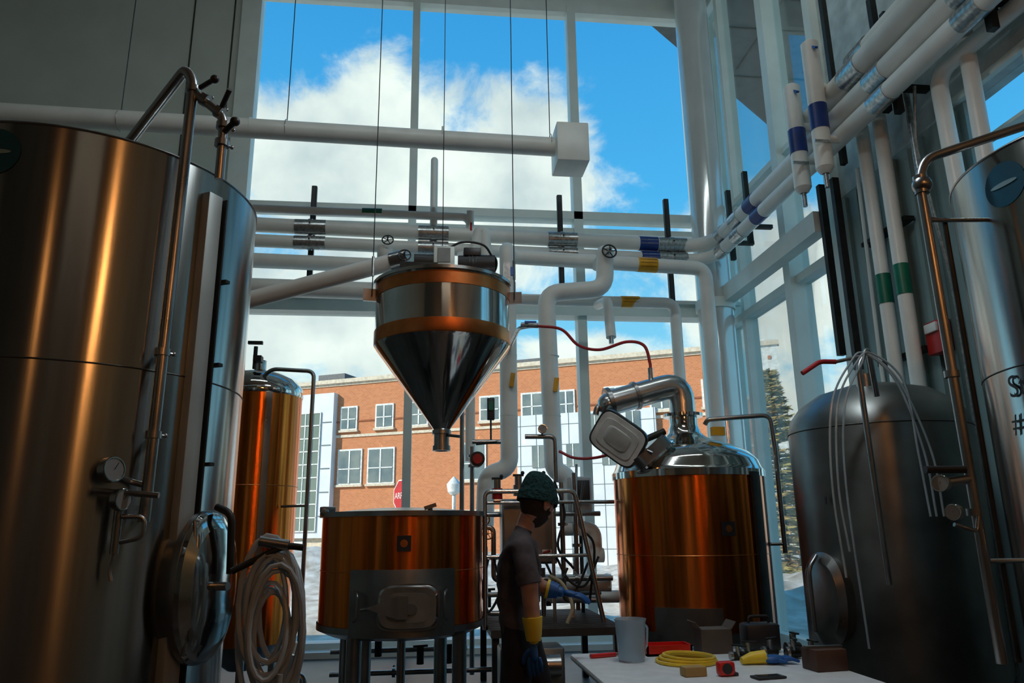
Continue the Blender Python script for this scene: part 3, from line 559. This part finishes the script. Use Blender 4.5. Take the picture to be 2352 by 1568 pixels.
for p,a in(((.45,7.75,2.2),(0,0,1)),((.45,7.75,2.1),(0,0,1)),((.62,7.2,1.2),(0,0,1)),((1.3,7.3,1.5),(0,0,1)),((.9,7.4,1.6),(1,0,0)),((1.45,7.4,1.3),(0,0,1)),((-.3,7.7,.15),(1,0,0)),((1.0,7.2,1.0),(1,0,0)),((1.4,7.2,1.0),(1,0,0)),((.8,7.3,.85),(0,0,1))): clamp(b,p,a,.03)
b.fin(); b=M('valves',g)
b.cyl((.49,7.65,2.15),(.49,7.5,2.15),.075,black); b.cyl((.49,7.5,2.15),(.49,7.48,2.15),.048,redm); b.cyl((.49,7.7,2.32),(.70,7.6,2.33),.012,blackm); b.box((.66,7.9,2.72),(.08,.06,.24),black,bev=.01); b.box((.66,7.86,2.75),(.05,.01,.1),greenl); b.cyl((.66,7.9,2.35),(.66,7.9,2.6),.01,black)
wheel(b,(.52,7.1,1.55),.055,(0,-1,0),copb); wheel(b,(.56,7.1,1.42),.05,(0,-1,.3),copb); gauge(b,(1.12,7.25,2.42),(0,-1,0),.045); b.cyl((1.12,7.3,2.35),(1.12,7.27,2.4),.01,steeld)
for x,z in((-.45,.38),(-.05,.3),(.22,.3),(.6,.8),(1.2,.8)): b.cyl((x,7.68,z-.08),(x,7.68,z+.08),.035,blackm); b.box((x,7.63,z+.09),(.14,.03,.02),blackm,rz=.3)
for pts in([(.6,6.98,1.2),(.66,6.95,.95),(.55,6.95,.75),(.5,6.95,.95),(.55,6.95,1.2)],[(1.1,7.1,1.15),(1.2,7.05,.95),(1.35,7.05,.9),(1.5,7.1,1.15)],[(1.2,7.1,1.2),(1.3,7.05,1.0),(1.45,7.05,.95),(1.6,7.1,1.2)],[(.9,7.1,1.12),(1.0,7.0,1.0),(1.2,7.0,.98),(1.3,7.1,1.1)],[(1.2,7.1,1.9),(1.28,7.05,1.6),(1.2,7.0,1.3),(1.35,7.05,1.1)],[(1.5,7.2,1.9),(1.42,7.05,1.5),(1.55,7.05,1.3),(1.5,7.1,.8)]): b.hose(pts,.012,black)
b.hose([(1.1,6.9,1.05),(1.2,6.8,.98),(1.27,6.75,.8),(1.22,6.75,.66)],.016,mat('cream_hose',(.55,.50,.33),.5))
b.fin()
b=M('equipment_enclosure'); b.box((1.57,7.75,1.80),(.26,.24,.36),mat('enclosure_grey',(.5,.53,.53),.5),bev=.03,rz=-.2); b.box((1.56,7.61,1.82),(.18,.02,.24),black,rz=-.2,bev=.005); b.cyl((1.57,7.75,1.64),(1.57,7.75,.645),.02,blackm); b.fin()
b=M('pump_unit'); b.box((.82,6.2,.32),(.5,.3,.5),steelm,bev=.02); b.cyl((.62,6.0,.45),(1.02,6.0,.45),.08,steeld); b.box((.82,6.2,.03),(.55,.35,.06),blackm); b.fin()
b=M('red_steam_hose'); b.hose([(1.06,7.25,3.48),(1.33,7.22,3.44),(1.50,7.2,3.27),(1.70,7.1,3.20),(1.95,7.0,3.26),(2.12,6.98,3.22),(2.17,6.98,3.05),(2.17,6.98,2.96)],.016,redh); b.cyl((2.17,6.98,2.99),(2.17,6.98,2.86),.024,galv)
b.tube([(.90,8.18,3.47),(.92,7.4,3.5),(1.06,7.25,3.48)],.022,galv,.1); b.box((1.02,7.26,3.52),(.12,.03,.02),bluep); b.cyl((.93,7.3,3.5),(1.1,7.24,3.48),.028,galv)
b.hose([(1.28,7.25,2.20),(1.42,7.2,2.13),(1.6,7.1,2.12),(1.8,6.95,2.16)],.014,redh); b.fin()
# ------------------------------------------------------------- table
g=grp('folding_table'); b=M('table_top',g); b.box((1.45,3.62,.745),(1.26,1.72,.035),tablem,bev=.015); b.fin(); b=M('legs',g)
for y in(2.9,4.3):
    b.tube([(.95,y,0.01),(.95,y,.73)],.014,steeld); b.tube([(1.95,y,.01),(1.95,y,.73)],.014,steeld); b.cyl((.95,y,.35),(1.95,y,.35),.01,steeld)
b.fin(); zt=.763
b=M('plastic_pitcher'); pm=mat('frosted_plastic',(.70,.85,.95),.2,0,.05,5,trans=.75)
b.lathe([(.001,zt),(.068,zt),(.072,zt+.02),(.082,zt+.20),(.088,zt+.215),(.084,zt+.215),(.078,zt+.20),(.067,zt+.01),(.001,zt+.008)],(1.10,4.17),pm,40); b.tube([(1.17,4.2,zt+.18),(1.21,4.22,zt+.17),(1.20,4.22,zt+.06),(1.165,4.2,zt+.05)],.006,pm,.03,8)
b.fin()
red2=mat('red_plastic',(.70,.02,.015),.35); ylw=mat('yellow_plastic',(.80,.55,.03),.4)
b=M('red_handled_wrench'); b.tube([(.90,4.29,zt+.012),(1.05,4.33,zt+.012)],.012,red2); b.cyl((1.05,4.33,zt+.012),(1.14,4.35,zt+.012),.009,steeld); b.fin()
b=M('red_tool_tray'); b.bx(1.22,1.48,4.29,4.43,zt,zt+.012,red2)
for q in((1.22,1.48,4.29,4.30),(1.22,1.48,4.42,4.43),(1.22,1.23,4.29,4.43),(1.47,1.48,4.29,4.43)): b.bx(*q,zt,zt+.055,red2)
b.fin()
b=M('yellow_hose_ring')
for k in range(3): b.torus((1.37+.006*k,4.08-.004*k,zt+.009+.012*k),.155-.012*k,.0085,(0.02*k,0,1),ylw,48,8)
b.fin()
b=M('sanding_block'); b.box((1.28,3.72,zt+.022),(.11,.07,.042),mat('tan_foam',(.50,.33,.12),.8),rz=.1,bev=.004); b.fin()
b=M('tape_measure'); b.box((1.43,3.69,zt+.033),(.085,.05,.065),red2,rz=.1,bev=.014); b.cyl((1.428,3.661,zt+.036),(1.427,3.656,zt+.036),.024,black,n=24); b.box((1.475,3.69,zt+.008),(.02,.04,.014),black); b.fin()
b=M('mobile_phone'); b.box((1.60,3.60,zt+.006),(.15,.075,.010),black,bev=.003,rz=.15); b.bx(1.545,1.655,3.575,3.63,zt+.011,zt+.0117,mat('phone_screen',(.03,.04,.05),.1)); b.fin()
b=M('rubber_glove'); gb=mat('blue_rubber',(.01,.10,.36),.5); gy=mat('yellow_rubber',(.85,.62,.03),.5)
b.sph((1.79,3.95,zt+.024),(.07,.045,.022),gb,16); 
for k in range(4): b.sweep([(1.83,3.93+.018*k,zt+.022),(1.88,3.92+.022*k,zt+.026),(1.915,3.915+.024*k,zt+.014)],[.011,.010,.007],gb,8)
b.sweep([(1.80,3.92,zt+.022),(1.83,3.88,zt+.017)],[.011,.008],gb,8); b.sweep([(1.75,3.95,zt+.036),(1.68,3.96,zt+.031),(1.62,3.95,zt+.02)],[.034,.03,.018],gy,12); b.fin()
b=M('brown_wooden_box'); b.box((1.97,3.76,zt+.05),(.17,.13,.10),mat('brown_wood',(.08,.035,.02),.6),bev=.004,rz=.1); b.box((1.97,3.76,zt+.105),(.19,.03,.012),steeld); b.fin()
b=M('cardboard_carton'); cb=mat('cardboard',(.10,.08,.065),.8); b.bx(1.54,1.72,4.30,4.44,zt,zt+.13,cb); b.box((1.53,4.37,zt+.145),(.06,.14,.004),cb,rot=Matrix.Rotation(.9,3,'Y')); b.box((1.73,4.37,zt+.145),(.06,.14,.004),cb,rot=Matrix.Rotation(-.9,3,'Y')); b.fin()
b=M('power_tool_case'); b.box((1.90,4.34,zt+.08),(.20,.13,.15),black,bev=.02); b.tube([(1.84,4.34,zt+.15),(1.84,4.34,zt+.19),(1.96,4.34,zt+.19),(1.96,4.34,zt+.15)],.008,black,.02,8); b.fin()
b=M('brass_valve_fittings')
for x,y,r in((1.97,4.08,.03),(2.02,4.18,.035),(1.74,4.14,.025),(2.03,4.0,.03),(1.66,4.09,.022),(1.86,4.13,.03)):
    b.cyl((x-.04,y,zt+r),(x+.04,y+.02,zt+r),r*.9,blackm,n=14); b.cyl((x-.045,y,zt+r),(x-.03,y,zt+r),r,steeld,n=14); b.cyl((x,y,zt+r),(x,y,zt+r*3.2),r*.5,steeld,n=10); b.box((x+.01,y,zt+r*3.3),(.08,.02,.008),blackm,rz=x*7)
b.fin()
b=M('floor_pump'); b.cyl((-.75,6.0,.12),(-.45,6.0,.12),.09,blackm); b.box((-.6,6.0,.02),(.4,.2,.04),blackm); b.cyl((-.45,6.0,.12),(-.38,6.0,.12),.11,steeld); b.fin()
b=M('drain_pipes'); b.tube([(-1.3,7.1,.25),(-1.05,7.1,.25),(-1.05,7.1,.03)],.03,steeld,.06); b.cyl((-1.1,6.9,.0),(-1.1,6.9,.55),.05,white); b.fin()
# lamps: added out of view for fill light and warm streaks
def fill_lamp(x,y,z,L,P,col,along='Y',tilt=0,wd=.18):
    g=grp('added_fill_light',(x,y,z)); b=M('fill_light_body',g); d=(.22,L,.07) if along=='Y' else (L,.22,.07); b.box((0,0,.05),d,lampm,rot=Matrix.Rotation(tilt,3,'X'),bev=.01)
    for s in(-.4,.4): b.cyl((0,s*L,.08) if along=='Y' else (s*L,0,.08),(0,s*L,ZC-z) if along=='Y' else (s*L,0,ZC-z),.006,wirem,n=6)
    b.fin(); ld=bpy.data.lights.new('fill_area_light','AREA'); ld.shape='RECTANGLE'; ld.size=wd if along=='Y' else L; ld.size_y=L if along=='Y' else wd; ld.energy=P; ld.color=col
    lo=bpy.data.objects.new('fill_area_light',ld); COL.objects.link(lo); lo.parent=g; lo.rotation_euler=(tilt,0,0)
fill_lamp(.4,4.6,8.4,6.5,450,(.86,.98,1),'X',radians(58)); fill_lamp(.8,-4,6.5,2.4,8,(1,.8,.6),'X'); fill_lamp(1.3,3.4,5.4,1.2,42,(.86,.96,1),'X')  # added cool overhead fill for pipes, frames and table, plus weak warm fill
def streak_lamp(x,y,z,P,col=(1,.38,.10),r=.08):
    g=grp('added_streak_light',(x,y,z)); b=M('streak_light_fitting',g); b.cyl((0,0,r+.01),(0,0,r+.12),.04,lampm); b.cyl((0,0,r+.1),(0,0,ZC-z),.006,wirem,n=6); b.fin()
    ld=bpy.data.lights.new('streak_point_light','POINT'); ld.energy=P; ld.color=col; ld.shadow_soft_size=r; lo=bpy.data.objects.new('streak_point_light',ld); COL.objects.link(lo); lo.parent=g
streak_lamp(1.5,-1.0,4.0,50,r=.11); streak_lamp(-1.4,-2.6,4.0,12); streak_lamp(3.0,-3.6,4.2,34)  # warm lamps added behind the camera for streaks on tank and kettles
# ------------------------------------------------------------- person
def skinned(name,nodes,edges,root,sub=2):
    keys=list(nodes); me=bpy.data.meshes.new(name); me.from_pydata([nodes[k][0] for k in keys],[(keys.index(a),keys.index(c)) for a,c in edges],[])
    o=bpy.data.objects.new(name,me); COL.objects.link(o); md=o.modifiers.new('skin','SKIN'); md.use_smooth_shade=True; md.branch_smoothing=.6
    for i,k in enumerate(keys):
        me.skin_vertices[0].data[i].radius=nodes[k][1:3]; me.skin_vertices[0].data[i].use_root=(k==root)
    s=o.modifiers.new('sub','SUBSURF'); s.levels=sub; s.render_levels=sub
    bpy.context.view_layer.update(); dg=bpy.context.evaluated_depsgraph_get(); ev=o.evaluated_get(dg)
    m2=bpy.data.meshes.new_from_object(ev); vs=[v.co.copy() for v in m2.vertices]; fs=[list(p.vertices) for p in m2.polygons]
    bpy.data.objects.remove(o); return vs,fs
skinm=mat('skin',(.42,.23,.17),.5,0,.08,20); shirt=mat('grey_tshirt',(.075,.062,.070),.9,0,.2,14,.3); pants=mat('black_trousers',(.012,.013,.018),.85,0,.2,14,.3); hairm=mat('dark_hair',(.02,.012,.01),.8,0,.2,40,.4); beanm=mat('teal_knit_beanie',(.003,.05,.052),.95,0,.3,60,.8); shoe=mat('rubber_boot',(.015,.015,.015),.5)
g=grp('brewer_person')
N={'pel':((.495,4.10,.95),.125,.155),'waist':((.48,4.10,1.08),.115,.14),'chest':((.485,4.10,1.25),.135,.165),'ub':((.485,4.10,1.37),.105,.14),'nb':((.515,4.10,1.445),.06,.062),'nk':((.55,4.11,1.52),.055,.055),'hd':((.58,4.11,1.60),.06,.06),
'rs':((.485,3.955,1.37),.068,.066),'ra':((.505,3.90,1.27),.064,.062),'rsl':((.512,3.885,1.205),.054,.052),'re':((.515,3.875,1.13),.044,.043),'rf':((.525,3.875,1.05),.047,.045),'rw':((.53,3.875,.935),.030,.033),'rh':((.53,3.875,.90),.026,.034),
'ls':((.50,4.245,1.37),.066,.066),'la':((.55,4.29,1.27),.060,.060),'lsl':((.575,4.30,1.23),.050,.050),'le':((.62,4.31,1.15),.042,.042),'lf':((.67,4.30,1.13),.043,.043),'lw':((.74,4.28,1.115),.029,.031),'lh':((.765,4.27,1.11),.026,.033),
'rhp':((.475,4.01,.88),.10,.10),'rt':((.45,4.00,.70),.088,.088),'rk':((.42,4.00,.50),.064,.064),'rc':((.36,4.0,.36),.064,.064),'ran':((.28,4.0,.13),.045,.045),
'lhp':((.52,4.19,.88),.10,.10),'lt':((.58,4.19,.70),.088,.088),'lk':((.64,4.19,.50),.064,.064),'lc':((.63,4.19,.36),.064,.064),'lan':((.62,4.19,.12),.045,.045)}
E=[('pel','waist'),('waist','chest'),('chest','ub'),('ub','nb'),('nb','nk'),('nk','hd'),('ub','rs'),('rs','ra'),('ra','rsl'),('rsl','re'),('re','rf'),('rf','rw'),('rw','rh'),('ub','ls'),('ls','la'),('la','lsl'),('lsl','le'),('le','lf'),('lf','lw'),('lw','lh'),
('pel','rhp'),('rhp','rt'),('rt','rk'),('rk','rc'),('rc','ran'),('pel','lhp'),('lhp','lt'),('lt','lk'),('lk','lc'),('lc','lan')]
LAB={('nb','nk'):skinm,('nk','hd'):skinm,('rsl','re'):skinm,('re','rf'):skinm,('rf','rw'):skinm,('rw','rh'):gy,('lsl','le'):skinm,('le','lf'):skinm,('lf','lw'):gb,('lw','lh'):gb}
vs,fs=skinned('body_tmp',N,E,'pel')
def near(p):
    best=None;bd=9
    for e in E:
        a=V(N[e[0]][0]);c=V(N[e[1]][0]);t=max(0,min(1,(p-a).dot(c-a)/(c-a).length_squared));q=a+(c-a)*t;r=N[e[0]][1]*(1-t)+N[e[1]][1]*t;d=(p-q).length-r
        if d<bd: bd=d;best=(e,t)
    return best
b=M('body',g); fm={}
for f in fs:
    p=sum((vs[i] for i in f),V())/len(f); e,t=near(p)
    m=LAB.get(e)
    if e==('rf','rw') and p.z<1.01: m=gy
    if m is None: m=pants if p.z<.96 else shirt
    fm.setdefault(m,[]).append(f)
nv=[]
for v in vs:
    if .97<v.z<1.40 and (v-V((.485,4.1,v.z))).length<.2:
        d=(v-V((.485,4.1,v.z))).normalized(); v=v+d*(.008*sin(v.z*55+v.y*30+v.x*20)+.006*noise.noise(v*14))
    nv.append(v)
b.ms=list(fm); b.v=nv
for m,ff in fm.items():
    for f in ff: b.f.append(f); b.mi.append(b.ms.index(m))
b.fin(180)
b=M('clothing_hems',g)
b.sweep([(.503,3.893,1.24),(.513,3.883,1.185)],[.060,.064],shirt,24); b.sweep([(.565,4.297,1.25),(.59,4.303,1.195)],[.054,.058],shirt,24)
b.sweep([(.525,3.875,1.03),(.53,3.875,.95),(.53,3.875,.92)],[.052,.042,.036],gy,20); b.sweep([(.675,4.30,1.13),(.73,4.283,1.118)],[.050,.038],gb,20); b.sweep([(.665,4.30,1.132),(.68,4.297,1.128)],[.053,.052],gy,20)
b.fin(60)
def hand(base,d,nrm,thumb,m,curl):
    base=V(base);d=V(d).normalized();nrm=V(nrm);nrm=(nrm-d*nrm.dot(d)).normalized();w=d.cross(nrm)*thumb
    vs,fs=skinned('h',{'a':(base,.027,.022),'b':(base+d*.045,.034,.020),'c':(base+d*.085,.036,.017)},[('a','b'),('b','c')],'a',2)
    hb.add(vs,fs,m)
    for i,(o,L) in enumerate(((.030,.068),(.010,.076),(-.010,.070),(-.029,.055))):
        p0=base+d*.06+w*o*.8;p1=base+d*.092+w*o;c=curl*(1+.12*i)
        def dr(a): return d*cos(a)+nrm*sin(a)
        p2=p1+dr(c*.5)*L*.42;p3=p2+dr(c)*L*.33;p4=p3+dr(c*1.5)*L*.25
        vs,fs=skinned('f',{'0':(p0,.010,.010),'1':(p1,.0105,.0105),'2':(p2,.0095,.0095),'3':(p3,.0088,.0088),'4':(p4,.0075,.0075)},[('0','1'),('1','2'),('2','3'),('3','4')],'0',2); hb.add(vs,fs,m)
    q0=base+d*.025+w*.015;q1=base+d*.045+w*.042+nrm*.008;q2=q1+(d*.8+w*.5+nrm*.3).normalized()*.032;q3=q2+(d+w*.1+nrm*.3).normalized()*.026
    vs,fs=skinned('t',{'0':(q0,.013,.013),'1':(q1,.012,.012),'2':(q2,.010,.010),'3':(q3,.0085,.0085)},[('0','1'),('1','2'),('2','3')],'0',2); hb.add(vs,fs,m)
hb=M('gloved_hands',g); hand((.53,3.875,.905),(.05,0,-1),(.25,1,0),-1,gb,.5); hand((.755,4.272,1.112),(1,-.15,-.2),(0,.2,-1),1,gb,.45); hb.fin(180)
b=M('boots',g)
for x,y,z in((.30,4.0,.06),(.65,4.19,.055)):
    b.sph((x+.03,y,z),(.14,.048,.05),shoe,20); b.sph((x-.03,y,z+.04),(.06,.048,.07),shoe,16); b.box((x+.02,y,z-.045),(.26,.09,.02),shoe,bev=.008)
b.fin(180)
Rhd=Matrix.Translation((.592,4.12,1.583))@Matrix.Rotation(radians(38),4,'Z')@Matrix.Rotation(radians(24),4,'Y')@Matrix.Scale(1.08,4)
b=M('head',g,Rhd); n=56; h=40; vs=[];fsS=[];fsH=[]
def G(x,c,s): return math.exp(-((x-c)/s)**2)
for i in range(h+1):
    for k in range(n):
        t=pi*i/h;a=2*pi*k/n;d=V((sin(t)*cos(a),sin(t)*sin(a),cos(t)))
        x,y,z=d.x*.098,d.y*.076,d.z*.115
        if z<0: y*=1-.28*(-z/.115)**1.5; x*=(1-.10*(-z/.115)) if x>0 else (1-.35*(-z/.115))
        if d.x>0:
            f=d.x; yy=y
            x+=.024*G(yy,0,.011)*G(z,-.018,.020)*f; x+=.010*G(yy,0,.010)*G(z,.005,.02)*f
            x-=.010*(G(yy,.031,.013)+G(yy,-.031,.013))*G(z,.008,.013)*f
            x+=.006*G(z,.028,.010)*G(abs(yy),.028,.022)*f
            x+=.006*G(yy,0,.02)*G(z,-.055,.006)*f+.006*G(yy,0,.02)*G(z,-.068,.006)*f; x-=.003*G(yy,0,.022)*G(z,-.0615,.003)*f
            x+=.012*G(yy,0,.025)*G(z,-.10,.02)*f
        vs.append((x,y,z))
for i in range(h):
    for k in range(n):
        f=[i*n+k,(i+1)*n+k,(i+1)*n+(k+1)%n,i*n+(k+1)%n]; p=V([sum(vs[q][j] for q in f)/4 for j in range(3)])
        hair=(p.x<-.005 and p.z>-.075) or (p.x<.03 and -.03<p.z) or (p.z<-.045 and p.x>-.02 and not(abs(p.y)<.017 and -.074<p.z<-.052)) or (abs(p.y)>.055 and p.z<-.02 and p.x>-.01 )
        (fsH if hair else fsS).append(f)
b.add(vs,fsS,skinm); b.add(vs,fsH,hairm)
for s in(-1,1):
    b.sph((.083,s*.031,.008),.0115,winfr,14); b.sph((.0925,s*.031,.007),.005,black,10)
    b.sph((-.005,s*.077,-.005),(.018,.009,.030),skinm,16); b.torus((-.005,s*.081,-.003),.017,.005,(0.1,1,0),skinm,20,8)
b.sph((.0,0,-.03),(.07,.06,.06),hairm,16)
b.fin(180)
b=M('beanie',g,Rhd); vs=[];fs=[];n=72;h=30
for i in range(h+1):
    t=i/h
    th=t*pi/2
    for k in range(n):
        a=2*pi*k/n; z=.010+.150*sin(th); rr=max(.002,cos(th)**.75)*(1+.05*sin(2*th))
        rib=1.0+.012*cos(k*pi) if t>.2 else 1.05+.012*cos(k*pi)
        sl=-.045*sin(th)**2; wob=1+.03*sin(3*a+t*6)*t
        vs.append((.107*rr*rib*wob*cos(a)+sl,.088*rr*rib*wob*sin(a),z+.022*cos(a)*(1-t)-.010*sin(a*2+1)*t*(1-t)))
for i in range(h):
    for k in range(n): fs.append([i*n+k,i*n+(k+1)%n,(i+1)*n+(k+1)%n,(i+1)*n+k])
b.add(vs,fs,beanm); b.fin(180)
# ------------------------------------------------------------- world, sun, camera
w=bpy.data.worlds.new('sky'); sc.world=w; w.use_nodes=True; nt=w.node_tree; n=nt.nodes; l=nt.links; n.clear()
out=n.new('ShaderNodeOutputWorld'); bg=n.new('ShaderNodeBackground'); l.new(bg.outputs[0],out.inputs[0]); bg.inputs[1].default_value=1.5
tc=n.new('ShaderNodeTexCoord')
def vm(op,a,bv):
    q=n.new('ShaderNodeVectorMath'); q.operation=op; l.new(a,q.inputs[0])
    if bv is not None: q.inputs[1].default_value=bv
    return q
def mm(op,a,bv,clampv=False):
    q=n.new('ShaderNodeMath'); q.operation=op; q.use_clamp=clampv
    for i,z in enumerate((a,bv)):
        if hasattr(z,'is_linked'): l.new(z,q.inputs[i])
        else: q.inputs[i].default_value=z
    return q.outputs[0]
dirn=tc.outputs['Generated']
blobs=[((-.03,.50),(.25,.12),1.0),((-.20,.53),(.14,.09),1.05),((-.05,.58),(.12,.09),1),((.10,.53),(.13,.10),1.05),((.16,.49),(.10,.09),1.0),((-.02,.41),(.24,.10),1.1),((-.18,.27),(.24,.10),1.15),((.20,.24),(.22,.035),.9),((.50,.34),(.18,.15),.95),((.5,.15),(.4,.10),.9),((-.08,.34),(.22,.05),1)]
cur=None
for (u,v),(ru,rv),s in blobs:
    d=V((u,1,v)).normalized()
    q=vm('SUBTRACT',dirn,tuple(d)); q=vm('MULTIPLY',q.outputs[0],(1/ru,1.0,1/rv*1.1)); q=vm('LENGTH',q.outputs[0],None)
    e=mm('SUBTRACT',s,q.outputs['Value']); cur=e if cur is None else mm('MAXIMUM',cur,e)
cur=mm('MAXIMUM',cur,-.6)
mp=n.new('ShaderNodeMapping'); l.new(dirn,mp.inputs[0]); mp.inputs['Scale'].default_value=(1,1,1.35)
nz=n.new('ShaderNodeTexNoise'); nz.inputs['Scale'].default_value=7.5; nz.inputs['Detail'].default_value=12; nz.inputs['Roughness'].default_value=.62; nz.inputs['Distortion'].default_value=.25; l.new(mp.outputs[0],nz.inputs['Vector'])
den=mm('ADD',cur,mm('MULTIPLY',mm('SUBTRACT',nz.outputs[0],.5),2.2))
mr=n.new('ShaderNodeMapRange'); mr.interpolation_type='SMOOTHSTEP'; mr.inputs[1].default_value=-.05; mr.inputs[2].default_value=.5; l.new(den,mr.inputs[0])
sx=n.new('ShaderNodeSeparateXYZ'); l.new(dirn,sx.inputs[0])
sk=n.new('ShaderNodeValToRGB'); l.new(sx.outputs[2],sk.inputs[0]); E_=sk.color_ramp.elements
E_[0].position=0; E_[0].color=(.42,.62,.70,1); E_[1].position=.75; E_[1].color=(.018,.19,.49,1)
e=E_.new(.22); e.color=(.17,.46,.66,1); e=E_.new(.42); e.color=(.055,.32,.62,1)
n2=n.new('ShaderNodeTexNoise'); n2.inputs['Scale'].default_value=7; n2.inputs['Detail'].default_value=6; l.new(dirn,n2.inputs['Vector'])
cr=n.new('ShaderNodeValToRGB'); l.new(n2.outputs[0],cr.inputs[0]); cr.color_ramp.elements[0].position=.34; cr.color_ramp.elements[0].color=(.42,.48,.50,1); cr.color_ramp.elements[1].position=.6; cr.color_ramp.elements[1].color=(.70,.73,.69,1)
mx=n.new('ShaderNodeMixRGB'); l.new(mr.outputs[0],mx.inputs[0]); l.new(sk.outputs[0],mx.inputs[1]); l.new(cr.outputs[0],mx.inputs[2]); l.new(mx.outputs[0],bg.inputs[0])
sd=bpy.data.lights.new('sun','SUN'); sd.energy=5.4; sd.color=(1,.90,.76); sd.angle=.009; so=bpy.data.objects.new('sun',sd); COL.objects.link(so); so.rotation_euler=V((.90,.30,-.52)).to_track_quat('-Z','Y').to_euler()
cd=bpy.data.cameras.new('camera'); co=bpy.data.objects.new('camera',cd); COL.objects.link(co); cd.lens=26.02; cd.sensor_width=36; cd.clip_end=400; cd.clip_start=.05
F=V((.1097,.9628,.2470)).normalized(); Rr=V((.9939,-.1100,-.0125)); Rr=(Rr-F*Rr.dot(F)).normalized(); Uu=Rr.cross(F)
co.matrix_world=Matrix(((Rr.x,Uu.x,-F.x,0),(Rr.y,Uu.y,-F.y,0),(Rr.z,Uu.z,-F.z,1.45),(0,0,0,1))); sc.camera=co
